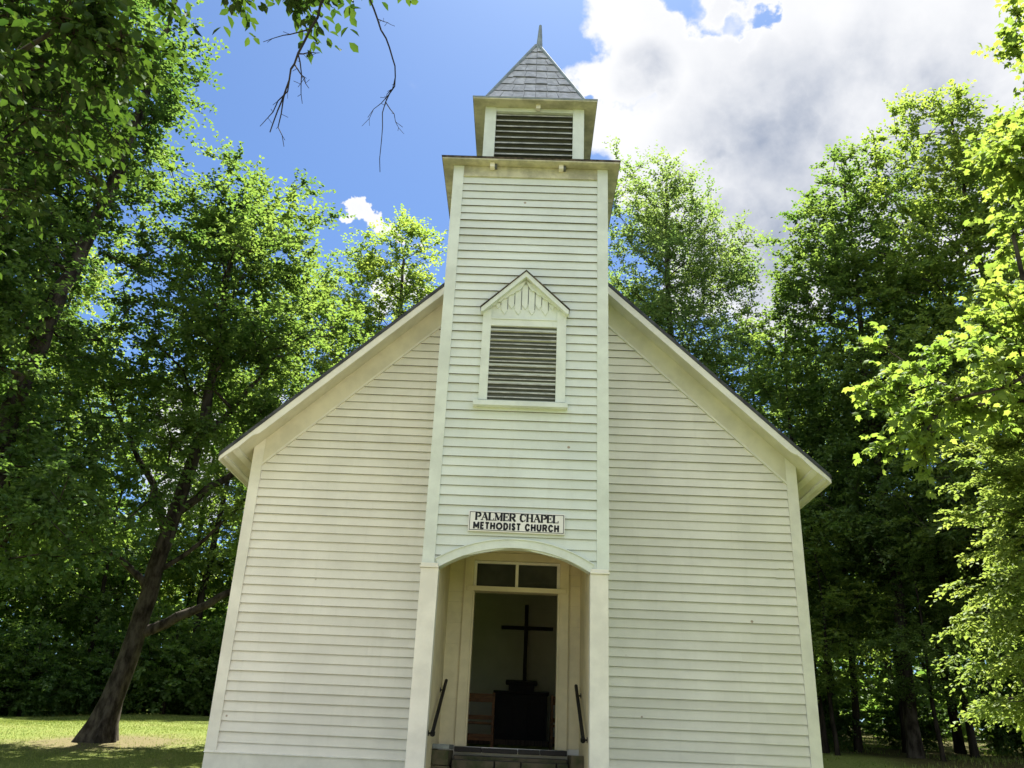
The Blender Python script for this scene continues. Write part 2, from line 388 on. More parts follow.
# side walls with three windows each
WIN = [2.2, 5.4, 8.6]; WW, WZ0, WZ1 = .5, 2.45, 4.7
for s in (-1, 1):
    b = MB(); zt = roof_z(WX)-.12
    ys = [.16]+[q for c in WIN for q in (c-WW, c+WW)]+[LEN]
    for i in range(0, len(ys), 2): b.box(min(s*(WX-.14), s*(WX-.012)), max(s*(WX-.14), s*(WX-.012)), ys[i], ys[i+1], 1.0, zt, M['trim'])
    for c in WIN:
        b.box(min(s*(WX-.14), s*(WX-.012)), max(s*(WX-.14), s*(WX-.012)), c-WW, c+WW, 1.0, WZ0, M['trim'])
        b.box(min(s*(WX-.14), s*(WX-.012)), max(s*(WX-.14), s*(WX-.012)), c-WW, c+WW, WZ1, zt, M['trim'])
    def sw_iv(z):
        if WZ0 < z < WZ1: return [(ys[i], ys[i+1]) for i in range(0, len(ys), 2)]
        return [(.155, LEN)]
    siding(b, lambda u, o, z, s=s: (s*(WX-.010+o), u, z), ZSK-.3, zt-.05, sw_iv, seed=20+s)
    SW = part(b, 'side_wall')
    for c in WIN:
        w = MB(); xo, xi = s*(WX+.03), s*(WX-.012)
        X0, X1 = min(xo, xi), max(xo, xi)
        w.box(X0, X1, c-WW-.11, c-WW, WZ0-.05, WZ1+.12, M['trim']); w.box(X0, X1, c+WW, c+WW+.11, WZ0-.05, WZ1+.12, M['trim'])
        w.box(X0, X1, c-WW+.001, c+WW-.001, WZ1, WZ1+.12, M['trim']); w.box(min(s*(WX+.07), xi), max(s*(WX+.07), xi), c-WW-.13, c+WW+.13, WZ0-.10, WZ0-.051, M['trim'])
        xa, xb = sorted((s*(WX-.06), s*(WX-.09)))
        w.box(xa, xb, c-WW, c+WW, (WZ0+WZ1)/2-.025, (WZ0+WZ1)/2+.025, M['trim'])
        w.box(xa+.004, xb-.004, c-.012, c+.012, WZ0, WZ1, M['trim'])
        w.poly([(s*(WX-.075), c-WW, WZ0), (s*(WX-.075), c+WW, WZ0), (s*(WX-.075), c+WW, WZ1), (s*(WX-.075), c-WW, WZ1)], M['clear'])
        part(w, 'window', SW)
b = MB(); b.prism([(-WX+.01, 1.0), (WX-.01, 1.0), (WX-.01, roof_z(WX)-.2), (0, ZR-.2), (-WX+.01, roof_z(WX)-.2)], LEN+.001, LEN+.14, M['trim'])
siding(b, lambda u, o, z: (u, LEN+.142+o, z), 1.1, ZR-.5, lambda z: [(-min(WX, (ZR-.2-z)/SL), min(WX, (ZR-.2-z)/SL))], seed=30)
part(b, 'back_wall')
fd = MB()
rr = random.Random(8)
for (x0, x1, y0, y1) in ((-WX+.02, -1.3, .02, .3), (1.2, WX-.02, .02, .3), (-WX+.02, -WX+.3, .31, LEN), (WX-.3, WX-.02, .31, LEN)):
    fd.box(x0, x1, y0, y1, .2, 1.0-.002, M['stone'])
part(fd, 'foundation', bevel=.01)
# roof: two slabs, their painted soffits and the shaped rake boards
XE = WX+OV-.03; TK = .05
rf = MB()
for s in (-1, 1):
    def q(x, dz, y): return (s*x, y, ZR-SL*x+dz)
    y0, y1 = -FO-.035, LEN+.5
    P = [q(0, -TK, y0), q(XE+.028, -TK, y0), q(XE+.028, -TK, y1), q(0, -TK, y1), q(0, 0.02, y0), q(XE+.025, .02, y0), q(XE+.025, .02, y1), q(0, .02, y1)]
    if s < 0: P = [P[i] for i in (1, 0, 3, 2, 5, 4, 7, 6)]
    rf.hexa(P, M['roof'])
rf.tube([(0, -FO-.05, ZR+.03), (0, LEN+.5, ZR+.03)], .06, M['roof'], 8)
RF = part(rf, 'roof')
for s in (-1, 1):
    b = MB()
    def q(x, dz, y): return (s*x, y, ZR-SL*x+dz)
    y0, y1 = -FO, LEN+.45
    P = [q(.02, -.112, y0), q(XE, -.112, y0), q(XE, -.112, y1), q(.02, -.112, y1), q(.02, -TK-.004, y0), q(XE, -TK-.004, y0), q(XE, -TK-.004, y1), q(.02, -TK-.004, y1)]
    if s < 0: P = [P[i] for i in (1, 0, 3, 2, 5, 4, 7, 6)]
    b.hexa(P, M['soffit'])
    # boards of the open eave: a purlin and a plate line under the overhang
    for xx, w_, h_ in ((XE-.06, .02, .03), (WX+.20, .04, .03)):
        Q = [q(xx-w_, -.112-h_, y0+.004), q(xx+w_*.6, -.112-h_, y0+.004), q(xx+w_*.6, -.112-h_, y1), q(xx-w_, -.112-h_, y1), q(xx-w_, -.109, y0+.004), q(xx+w_*.6, -.109, y0+.004), q(xx+w_*.6, -.109, y1), q(xx-w_, -.109, y1)]
        if s < 0: Q = [Q[i] for i in (1, 0, 3, 2, 5, 4, 7, 6)]
        b.hexa(Q, M['trim'])
    part(b, 'soffit', RF)
    b = MB()                                              # rake board with an ogee cut at its lower end
    lower = [(0, -.190), (XE-.62, -.190), (XE-.55, -.186), (XE-.50, -.168), (XE-.46, -.140), (XE-.40, -.130), (XE-.32, -.140), (XE-.24, -.145), (XE-.16, -.132), (XE-.06, -.118), (XE+.004, -.114)]
    outl = [(s*x, ZR-SL*x+d) for x, d in lower]+[(s*(XE+.004), ZR-SL*XE-.004-TK+.0), (0, ZR-TK-.006)]
    if s < 0: outl = outl[::-1]
    b.prism(outl, -FO-.027, -FO-.002, M['trim'])
    part(b, 'rake_board', RF)
    b = MB(); xa, xb = sorted((s*(XE+.002), s*(XE+.022)))
    zf = ZR-SL*XE
    b.box(xa, xb, -FO-.02, LEN+.45, zf-.128, zf-TK-.012, M['trim'])
    part(b, 'eave_fascia', RF)

# tower ------------------------------------------------------------
tl, tr_ = TX-TH, TX+TH
AX0, AX1 = -1.037, .920; ACX = (AX0+AX1)/2; AH = .280; AC = AX1-AX0
AR = (AC*AC/4+AH*AH)/(2*AH); ACZ = ZSP+AH-AR
arch_z = lambda x: ACZ+math.sqrt(max(AR*AR-(x-ACX)**2, 0))
def arch_x(z):
    v = AR*AR-(z-ACZ)**2
    return math.sqrt(v) if v > 0 and z < ZSP+AH else 0.
NA = 24
arc = [(AX0+AC*i/NA, arch_z(AX0+AC*i/NA)) for i in range(NA+1)]
tw = MB()
tw.prism([(tl, ZSP)]+arc+[(tr_, ZSP), (tr_, ZTOP), (tl, ZTOP)], -TD+.012, -TD+.13, M['trim'])
YB = TD*-1+2*TH                                            # back of the tower
for s in (-1, 1):
    xa, xb = sorted((TX+s*TH, TX+s*(TH-.12)))
    tw.box(xa, xb, -TD+.131, .01, .9, ZTOP, M['trim'])
    tw.box(xa, xb, .011, YB, 7.5, ZTOP, M['trim'])
    siding(tw, lambda u, o, z, s=s: (TX+s*(TH+o), u, z), 1.0, ZTOP-.15, lambda z: [(-TD+.13, -.02 if z < roof_z(TH)-.2 else YB)], seed=40+s, pm='tower_paint')
tw.box(tl, tr_, YB-.12, YB-.001, 8.2, ZTOP, M['trim'])
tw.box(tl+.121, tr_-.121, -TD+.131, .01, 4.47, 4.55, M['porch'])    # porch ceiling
def tw_iv(z):
    if z < ZSP+AH+.02:
        h = arch_x(z)
        return [(tl+.1, ACX-h), (ACX+h, tr_-.1)]
    return [(tl+.1, tr_-.1)]
siding(tw, lambda u, o, z: (u, -TD+.010-o, z), ZSP+.02, ZTOP-.16, tw_iv, seed=44, pm='tower_paint')
TW = part(tw, 'tower')
for s in (-1, 1):
    b = MB(); w = .137
    xa, xb = sorted((TX+s*(TH+.024), TX+s*(TH-w)))
    b.box(xa, xb, -TD-.030, -TD+.010, ZSP+.045, ZTOP-.002, M['tower_trim'])
    xa, xb = sorted((TX+s*(TH+.024), TX+s*TH))
    b.box(xa, xb, -TD+.011, -TD+.13, ZSP+.045, ZTOP-.002, M['tower_trim'])
    part(b, 'corner_board', TW)
b = MB(); b.box(tl+.138, tr_-.138, -TD-.026, -TD+.008, ZTOP-.19, ZTOP-.003, M['soffit_shade']); part(b, 'frieze_board', TW)
# porch pillars, their caps and the arch trim
for s in (-1, 1):
    b = MB()
    xo, xi = (tl-.030, AX0) if s < 0 else (tr_+.012, AX1)
    xa, xb = sorted((xo, xi))
    b.box(xa, xb, -TD-.045, -TD+.135, .82, ZSP-.022, M['trim'])
    PL = part(b, 'porch_pillar', bevel=.006)
    xa, xb = sorted((TX+s*(TH-.121), xi))
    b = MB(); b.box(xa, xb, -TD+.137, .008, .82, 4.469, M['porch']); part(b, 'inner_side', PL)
    b = MB(); xa, xb = sorted((xo+s*.018, xi+s*.0)); b.box(xa, xb, -TD-.065, -TD+.01, ZSP-.020, ZSP+.008, M['trim'])
    b.box(xa+.012, xb-.012, -TD-.050, -TD+.01, ZSP+.009, ZSP+.043, M['trim']); part(b, 'cap', PL, bevel=.004)
b = MB()
ro, ri = AR+.105, AR-.001
def arcpts(r, lim): 
    a0 = math.asin(lim/r); return [(ACX+r*math.sin(-a0+2*a0*i/NA), ACZ+r*math.cos(-a0+2*a0*i/NA)) for i in range(NA+1)]
I_, O_ = arcpts(ri, AC/2-.004), arcpts(ro, AC/2+.05)
for i in range(NA):
    a, c, d, e = I_[i], I_[i+1], O_[i+1], O_[i]
    b.prism([a, c, d, e], -TD-.034, -TD+.008, M['tower_trim'])
    d2, e2 = (d[0], d[1]+.014), (e[0], e[1]+.014)
    b.prism([e, d, d2, e2], -TD-.052, -TD+.006, M['tower_trim'])
    b.poly([(a[0], -TD-.03, a[1]+.0005), (a[0], -TD+.128, a[1]-.003), (c[0], -TD+.128, c[1]-.003), (c[0], -TD-.03, c[1]+.0005)], M['tower_trim'])
part(b, 'porch_arch')
# tower eave: soffit, low hipped skirt roof, rusty metal edge
EO = .197; ZE = 10.062
ex0, ex1, ey0, ey1 = tl-EO, tr_+EO, -TD-EO, YB+EO
BX, BY, BH = -.020, -.614, .833
b = MB()
b.box(ex0, ex1, ey0, ey1, ZE, ZE+.022, M['soffit_shade'])
b.box(ex0-.008, ex1+.008, ey0-.008, ey1+.008, ZE+.0225, ZE+.050, M['edge'])
lo = [(ex0-.015, ey0-.015, ZE+.0505), (ex1+.015, ey0-.015, ZE+.0505), (ex1+.015, ey1+.015, ZE+.0505), (ex0-.015, ey1+.015, ZE+.0505)]
hi = [(BX-BH, BY-BH, ZE+.30), (BX+BH, BY-BH, ZE+.30), (BX+BH, BY+BH, ZE+.30), (BX-BH, BY+BH, ZE+.30)]
b.hexa(lo+hi, M['roof'])
TR = part(b, 'tower_roof')
for x in (-.65, .43): 
    b = MB(); b.box(x-.035, x+.035, -TD-.13, -TD-.03, ZE-.075, ZE-.001, M['trim']); b.box(x+.036, x+.075, -TD-.10, -TD-.03, ZE-.06, ZE-.001, M['gap']); part(b, 'eave_block', TR)
for s in (-1, 1):                                          # brackets under the side eaves
    for y in (-1.05, .1): 
        b = MB(); xa, xb = sorted((TX+s*(TH+.026), TX+s*(TH+EO-.03))); b.box(xa, xb, y-.03, y+.03, ZE-.07, ZE-.001, M['soffit_shade']); part(b, 'eave_block', TR)
# belfry ------------------------------------------------------------
bz0, bz1 = ZE+.20, 11.575
b = MB()
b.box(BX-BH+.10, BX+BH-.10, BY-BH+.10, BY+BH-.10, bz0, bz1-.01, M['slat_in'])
BF = part(b, 'belfry')
for sx in (-1, 1):
    for sy in (-1, 1):
        b = MB(); xa, xb = sorted((BX+sx*BH, BX+sx*(BH-.187))); ya, yb = sorted((BY+sy*BH, BY+sy*(BH-.187)))
        b.box(xa, xb, ya, yb, bz0, bz1, M['tower_trim']); part(b, 'corner_post', BF, bevel=.004)
rots = [lambda x, y: (BX+x, BY+y), lambda x, y: (BX-y, BY+x), lambda x, y: (BX-x, BY-y), lambda x, y: (BX+y, BY-x)]
for R_ in rots:
    b = MB(); hw = BH-.188; n = 10
    for i in range(n):
        z = bz0+.13+i*(bz1-bz0-.17)/n
        tl_ = rr.uniform(-.004, .004)
        pr = [(-hw, -BH+.02, z+tl_), (hw, -BH+.02, z-tl_), (hw, -BH+.115, z+.085), (-hw, -BH+.115, z+.085)]
        P = [(*R_(p[0], p[1]), p[2]) for p in pr]; Q = [(p[0], p[1], p[2]+.020) for p in P]
        b.hexa(P+Q, M['slat'])
    part(b, 'louver', BF)
    b = MB(); P = [(*R_(x, y), z) for z in (bz1-.075, bz1-.002) for x, y in ((-hw, -BH+.01), (hw, -BH+.01), (hw, -BH+.09), (-hw, -BH+.09))]
    b.hexa(P, M['tower_trim']); part(b, 'header', BF)
# belfry roof: flared eave and a steep pyramid of pressed shingles
EB = BH+.200
b = MB()
b.box(BX-EB, BX+EB, BY-EB, BY+EB, bz1+.001, bz1+.022, M['soffit_shade'])
b.box(BX-EB-.008, BX+EB+.008, BY-EB-.008, BY+EB+.008, bz1+.0225, bz1+.046, M['spire'])
KS = .80; ZK = 11.80; ZA = 13.74; AXX = .02
lo = [(BX+sx*(EB+.012), BY+sy*(EB+.012), bz1+.0465) for sx, sy in ((-1, -1), (1, -1), (1, 1), (-1, 1))]
hi = [(BX+sx*KS, BY+sy*KS, ZK) for sx, sy in ((-1, -1), (1, -1), (1, 1), (-1, 1))]
b.hexa(lo+hi, M['shingle'])
hi2 = [(BX+sx*.02, BY+sy*.02, ZA) for sx, sy in ((-1, -1), (1, -1), (1, 1), (-1, 1))]
b.hexa([(p[0]*.985+BX*.015, p[1]*.985+BY*.015, p[2]+.002) for p in hi]+[(p[0], p[1], p[2]-.02) for p in hi2], M['gap'])
NC = 8
for R_ in rots:
    for c in range(NC):
        t0, t1 = c/NC, (c+1.12)/NC
        w0 = KS*(1-t0)+.012; w1 = max(KS*(1-min(t1, 1)), .0)+.012
        z0, z1 = ZK+(ZA-ZK)*t0, ZK+(ZA-ZK)*min(t1, 1)
        nsh = max(1, round(2*w0/.20)); off = .5 if c % 2 else 0.
        edges = sorted(set([-1.]+[min(1, max(-1, -1+2*(i+off)/nsh)) for i in range(0 if not off else 0, nsh+1)]+[1.]))
        for e0, e1 in zip(edges, edges[1:]):
            if e1-e0 < .04: continue
            l0, l1 = .024+rr.uniform(-.003, .003), .002
            dz = rr.uniform(-.018, .012)
            t = rr.random()
            g = .004
            xm = (e0+e1)/2
            # each shingle is pressed into two facets meeting at a slanting crease
            A_ = [e0*w0+g, e1*w0-g, e1*w1-g*.5, e0*w1+g*.5]
            if A_[1] <= A_[0] or A_[2] <= A_[3]: A_[2] = A_[3] = (A_[2]+A_[3])/2
            yy0, yy1 = -w0-l0, -w1-l1
            cr0 = A_[0]+(A_[1]-A_[0])*.35; cr1 = A_[3]+(A_[2]-A_[3])*.60; bulge = .010
            def V(x, y, z): return (*R_(x, y), z)
            p0, p1, p2, p3 = V(A_[0], yy0, z0+dz), V(A_[1], yy0, z0+dz), V(A_[2], yy1, z1), V(A_[3], yy1, z1)
            c0, c1 = V(cr0, yy0-bulge, z0+dz-.006), V(cr1, yy1, z1)
            b.poly([p0, c0, c1, p3], M['shingle'], t); b.poly([c0, p1, p2, c1], M['shingle'], min(1, t+.25))
            dn = lambda x, yy, h=.022: V(x, yy+.006, z0+dz-h)
            b.poly([dn(A_[0], yy0), dn(A_[1], yy0), p1, c0, p0], M['gap'], t)
            i0, i1 = V(A_[0], -w0, z0+dz+.012), V(A_[1], -w0, z0+dz+.012)
            b.poly([i0, i1, dn(A_[1], yy0), dn(A_[0], yy0)], M['gap'], t)
    # hip cap
BR = part(b, 'belfry_roof')
b = MB()
for sx, sy in ((-1, -1), (1, -1), (1, 1), (-1, 1)):
    b.tube([(BX+sx*(KS+.03), BY+sy*(KS+.03), ZK-.01), (BX+sx*.03, BY+sy*.03, ZA+.01)], .028, M['spire'], 6)
part(b, 'hip_cap', BR)
b = MB(); b.tube([(BX+.03, BY, ZA-.12), (BX+.035, BY, ZA+.02), (BX+.04, BY, 14.0), (BX+.042, BY, 14.27)], [.085, .060, .045, .026], M['spire'], 6); part(b, 'spire', BR)
b = MB(); b.box(.0, .075, BY-BH-.09, BY-BH-.02, bz1-.075, bz1, M['trim']); part(b, 'eave_block', BR)

# louvered gable window on the tower -------------------------------
gv = MB(); y = -TD
vx0, vx1, vz0, vz1 = -.536, .420, 6.10, 7.245; cx0, cx1 = -.658, .556
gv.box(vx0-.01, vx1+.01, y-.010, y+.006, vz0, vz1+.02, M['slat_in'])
GV = part(gv, 'louvered_window')
b = MB()
b.box(cx0, vx0, y-.050, y+.004, vz0-.02, 7.50, M['tower_trim']); b.box(vx1, cx1, y-.050, y+.004, vz0-.02, 7.50, M['tower_trim'])
b.box(vx0+.001, vx1-.001, y-.050, y+.004, vz1, 7.345, M['tower_trim']); b.box(vx0+.001, vx1-.001, y-.062, y+.004, 7.346, 7.366, M['tower_trim']); part(b, 'casing', GV)
n = 16
b = MB()
for i in range(n):
    z = vz0+.022+i*(vz1-vz0-.04)/n; tl_ = rr.uniform(-.003, .003)
    P = [(vx0+.002, y-.044, z+tl_), (vx1-.002, y-.044, z-tl_), (vx1-.002, y-.011, z+.014), (vx0+.002, y-.011, z+.014)]
    b.hexa(P+[(p[0], p[1], p[2]+.017) for p in P], M['slat'])
part(b, 'louver', GV)
b = MB(); gcx = (cx0+cx1)/2; apz = 8.02
b.prism([(cx0+.04, 7.356), (cx1-.04, 7.356), (cx1-.04, 7.50), (gcx, apz-.02), (cx0+.04, 7.50)], y-.018, y+.003, M['tower_trim'])
nb = 9
for i in range(nb):                                        # pickets sawn at a slant, hung from the little gable
    x = vx0+.03+(vx1-vx0-.06)*(i+.5)/nb; w = .043
    zt = apz-.08-abs(x-gcx)*.80; zb = 7.47 if i % 2 else 7.56
    if zt-zb < .05: zb = zt-.05
    b.prism([(x-w, zb+.05), (x+w*.2, zb-.03), (x+w, zb+.03), (x+w, zt-.8*max(0, (x+w-gcx)*np.sign(x-gcx)) if False else zt), (x-w, zt)], y-.036, y-.0185, M['tower_trim'])
    b.box(x+w+.001, x+w+.009, y-.030, y-.0183, zb+.06, zt-.02, M['gap'])
part(b, 'pediment', GV)
b = MB()
for s in (-1, 1):
    x1 = gcx+s*(cx1-gcx+.03); zl = 7.475; th = .085
    o_ = [(gcx, apz+.09), (x1, zl+.012), (x1, zl-.05), (x1-s*.03, zl-.045), (gcx, apz+.09-th)]
    if s > 0: o_ = o_[::-1]
    b.prism(o_, y-.135, y-.001, M['tower_trim'])
    o2 = [(gcx, apz+.112), (x1+s*.012, zl+.030), (x1+s*.012, zl+.014), (gcx, apz+.093)]
    if s > 0: o2 = o2[::-1]
    b.prism(o2, y-.150, y+.001, M['edge'])
    # notched inner rake trim
    o3 = [(gcx, apz-.02), (gcx+s*.02, apz-.075)]
    for j in range(6):
        f = (j+1)/6.5; xx = gcx+s*(cx1-gcx-.03)*f; zz = apz-.02-.80*abs(xx-gcx)*.92
        o3 += [(xx-s*.035, zz-.055), (xx, zz-.105)]
    xx = gcx+s*(cx1-gcx-.02); o3 += [(xx, 7.50), (xx, 7.56)]
    if s > 0: o3 = o3
    else: o3 = o3[::-1]
    b.prism(o3[::1], y-.062, y-.0375, M['tower_trim'])
part(b, 'hood', GV)
b = MB(); b.hexa([(cx0-.065, y-.125, 5.975), (cx1+.035, y-.125, 5.975), (cx1+.035, y-.001, 5.975), (cx0-.065, y-.001, 5.975), (cx0-.065, y-.12, 6.045), (cx1+.035, y-.12, 6.045), (cx1+.035, y-.001, 6.079), (cx0-.065, y-.001, 6.079)], M['tower_trim']); part(b, 'sill', GV)

# doorway -------------------------------------------------------------
dw = MB(); y = 0
dx0, dx1 = DX0, DX1; co0, co1 = -.812, .748
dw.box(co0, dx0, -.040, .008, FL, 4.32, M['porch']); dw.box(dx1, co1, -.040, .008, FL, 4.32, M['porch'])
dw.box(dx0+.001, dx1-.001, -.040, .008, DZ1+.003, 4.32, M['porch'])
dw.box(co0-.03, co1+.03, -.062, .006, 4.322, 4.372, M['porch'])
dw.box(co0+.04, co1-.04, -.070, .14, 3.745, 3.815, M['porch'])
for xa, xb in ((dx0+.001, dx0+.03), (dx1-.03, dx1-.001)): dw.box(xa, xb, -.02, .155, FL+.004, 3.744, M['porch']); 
DW = part(dw, 'doorway', bevel=.004)
b = MB(); xm = (dx0+dx1)/2
b.box(dx0+.001, dx0+.045, .03, .09, 3.818, DZ1, M['trim']); b.box(dx1-.045, dx1-.001, .03, .09, 3.818, DZ1, M['trim'])
b.box(dx0+.046, dx1-.046, .03, .09, DZ1-.03, DZ1, M['trim']); b.box(xm-.022, xm+.022, .028, .09, 3.818, DZ1-.031, M['trim'])
b.poly([(dx0+.04, .06, 3.817), (dx1-.04, .06, 3.817), (dx1-.04, .06, DZ1-.02), (dx0+.04, .06, DZ1-.02)], M['glass'])
part(b, 'transom', DW)
for s in (-1, 1):                                           # the two leaves stand open inside
    b = MB(); x = dx0-.10 if s < 0 else dx1+.06
    b.box(x, x+.04, .17, .78, FL+.02, 3.73, M['door'])
    for z0, z1 in ((FL+.2, 2.5), (2.65, 3.55)): b.box(x-.008, x+.048, .27, .68, z0, z1, M['door'])
    part(b, 'door_leaf', DW)
# stone steps and the concrete-capped cheek
st = MB(); r2 = random.Random(3)
for i, zt in enumerate((FL-.002, 1.45, 1.27, 1.09)):
    yb = -.10 if i == 0 else -.30-(i-1)*.38; ya = -.30-i*.38
    x = -.80 if i else -.80
    z0 = zt-.175 if i else zt-.07
    while x < .74:
        w = r2.uniform(.3, .62); xe = min(x+w, .745)
        if .745-xe < .15: xe = .745
        st.box(x+.004, xe-.004, ya+r2.uniform(-.015, .015), yb+.03, z0, zt+r2.uniform(-.008, .004), M['stone'] if i else M['darkwood'])
        x = xe
st.box(-.79, .735, -1.1, -.05, .7, 1.28-.02, M['stone']); st.box(-.79, .735, -.45, .0, 1.0, 1.50, M['stone'])
SP = part(st, 'porch_steps', bevel=.008)
b = MB(); b.box(-1.033, -.815, -1.0, -.12, 1.565, 1.625, M['concrete']); part(b, 'cheek_cap', SP, bevel=.008)
for xa, xb in ((-1.03, -.82), (.755, .915)):
    b = MB()
    for i in range(4):
        c = r2.uniform(.3, .7)
        for y0_, y1_ in ((-1.0, -1.0+c), (-1.0+c+.008, -.10)): b.box(xa, xb, y0_, y1_, .82+i*.186, .82+(i+1)*.186-.008, M['stone'])
    part(b, 'step_cheek', SP, bevel=.008)
# handrails
for s in (-1, 1):
    b = MB(); x = -.975 if s < 0 else .860; xw = AX0+.002 if s < 0 else AX1-.002
    top, bot = ((-.15, 2.46), (-1.72, 1.76)) if s < 0 else ((-.15, 2.46), (-1.60, 1.76))
    P = lambda f: (x, top[0]+(bot[0]-top[0])*f, top[1]+(bot[1]-top[1])*f)
    b.tube([P(0), P(.5), P(1)], .023, M['iron'], 10)
    b.tube([(x, P(1)[1]+.015, P(1)[2]-.01), (x, P(1)[1]-.02, P(1)[2]-.035)], .031, M['iron'], 10)
    HR = part(b, 'handrail')
    for f in (.14, .965):
        b = MB(); c = P(f); b.tube([(c[0], c[1], c[2]-.01), (c[0]+(xw-c[0])*.35, c[1], c[2]-.045), (xw, c[1], c[2]-.045)], .012, M['iron'], 6)
        b.tube([(xw-.006*s*-1 if False else xw-s*.008, c[1], c[2]-.045), (xw, c[1], c[2]-.045)], .034, M['iron'], 10); part(b, 'bracket', HR)

# interior ------------------------------------------------------------
b = MB(); yi0, yi1, xi, zc = .16, 9.6, WX-.16, 5.35
b.poly([(-xi, yi1, FL), (xi, yi1, FL), (xi, yi1, zc), (-xi, yi1, zc)], M['inwall'])
for s in (-1, 1):
    ys = [yi0]+[q for c in WIN for q in (c-WW, c+WW)]+[yi1]
    for i in range(0, len(ys), 2): b.poly([(s*xi, ys[i], FL), (s*xi, ys[i+1], FL), (s*xi, ys[i+1], zc), (s*xi, ys[i], zc)], M['inwall'])
    for c in WIN:
        b.poly([(s*xi, c-WW, FL), (s*xi, c+WW, FL), (s*xi, c+WW, WZ0), (s*xi, c-WW, WZ0)], M['inwall'])
        b.poly([(s*xi, c-WW, WZ1), (s*xi, c+WW, WZ1), (s*xi, c+WW, zc), (s*xi, c-WW, zc)], M['inwall'])
part(b, 'interior_wall')
b = MB(); b.box(-xi, xi, yi0, yi1, FL-.1, FL, M['infloor']); b.box(-xi, xi, 7.6, yi1-.002, FL+.001, FL+.18, M['infloor']); part(b, 'interior_floor')
b = MB(); b.box(-xi, xi, yi0, yi1, zc+.002, zc+.06, M['inwall']); part(b, 'interior_ceiling')

# things in and on the chapel -----------------------------------------
def free(mb, name, label, cat, **kw):
    o = mb.build(name, None, **kw); o['label'] = label; o['category'] = cat; return o
b = MB()
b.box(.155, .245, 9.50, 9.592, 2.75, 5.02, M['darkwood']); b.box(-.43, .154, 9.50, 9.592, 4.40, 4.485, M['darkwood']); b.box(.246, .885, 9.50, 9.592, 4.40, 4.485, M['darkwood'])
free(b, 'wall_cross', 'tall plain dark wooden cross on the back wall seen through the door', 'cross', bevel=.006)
pz = FL+.18
pul = thing('pulpit', 'nearly black wooden pulpit below the cross inside the doorway', 'pulpit', (.13, 8.75, pz))
parts = []
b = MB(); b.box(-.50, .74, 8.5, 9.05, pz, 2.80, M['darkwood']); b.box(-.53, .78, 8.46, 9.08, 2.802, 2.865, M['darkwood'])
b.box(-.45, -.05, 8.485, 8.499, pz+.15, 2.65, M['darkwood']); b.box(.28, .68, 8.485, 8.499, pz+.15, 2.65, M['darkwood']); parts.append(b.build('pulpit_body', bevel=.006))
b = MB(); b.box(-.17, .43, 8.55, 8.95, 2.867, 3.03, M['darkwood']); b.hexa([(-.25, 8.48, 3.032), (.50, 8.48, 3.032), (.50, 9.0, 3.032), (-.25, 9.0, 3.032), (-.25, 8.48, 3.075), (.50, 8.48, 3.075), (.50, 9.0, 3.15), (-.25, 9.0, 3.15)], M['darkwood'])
parts.append(b.build('book_rest')); attach(parts, pul)
def pew(xa, xb, y, label):
    t = thing('church_pew', label, 'pew', ((xa+xb)/2, y, FL)); P = []
    H = .98; n = max(2, round((xb-xa)/.75))
    b = MB()                                                # open back: top rail, middle rail, bottom rail
    for z0, z1 in ((H-.16, H), (.50, .58), (.12, .24)): b.box(xa+.05, xb-.05, y, y+.035, FL+z0, FL+z1, M['pew'])
    for i in range(1, n): 
        x = xa+(xb-xa)*i/n; b.box(x-.06, x+.06, y+.003, y+.032, FL+.291, FL+H-.221, M['pew'])
    P.append(b.build('backrest', bevel=.004))
    b = MB(); b.box(xa+.05, xb-.05, y+.04, y+.45, FL+.42, FL+.46, M['pew']); P.append(b.build('seat', bevel=.004))
    for x in (xa, xb-.05):
        b = MB(); b.prism([(x, FL), (x+.05, FL), (x+.05, FL+H+.02), (x, FL+H+.02)], y-.03, y+.06, M['pew'])
        b.box(x, x+.05, y+.061, y+.5, FL, FL+.60, M['pew']); P.append(b.build('end_panel', bevel=.006))
    attach(P, t)
pew(-3.4, -.40, 5.0, 'orange brown wooden pew end left of the pulpit inside the door')
pew(.70, 3.6, 5.0, 'sliver of reddish wooden pew right of the pulpit inside the door')

# sign with its two lines of lettering ---------------------------------
SANS = {'M': [((0, 0), (0, 1), (.5, .25), (1, 1), (1, 0))], 'E': [((1, 1), (0, 1), (0, 0), (1, 0)), ((0, .52), (.85, .52))], 'T': [((0, 1), (1, 1)), ((.5, 1), (.5, 0))],
        'H': [((0, 0), (0, 1)), ((1, 0), (1, 1)), ((0, .5), (1, .5))], 'O': 'O', 'D': [((0, 0), (0, 1), (.5, 1), (.85, .85), (1, .5), (.85, .15), (.5, 0), (0, 0))],
        'I': [((.5, 0), (.5, 1))], 'S': [((.95, .85), (.7, 1), (.3, 1), (.05, .8), (.2, .58), (.8, .42), (.95, .2), (.7, 0), (.3, 0), (.05, .15))],
        'C': [((.97, .82), (.7, 1), (.35, 1), (.08, .75), (0, .5), (.08, .25), (.35, 0), (.7, 0), (.97, .18))], 'U': [((0, 1), (0, .3), (.2, .03), (.5, 0), (.8, .03), (1, .3), (1, 1))],
        'R': [((0, 0), (0, 1), (.65, 1), (.95, .88), (.95, .6), (.65, .48), (0, .48)), ((.55, .48), (1, 0))], 'N': [((0, 0), (0, 1), (1, 0), (1, 1))]}
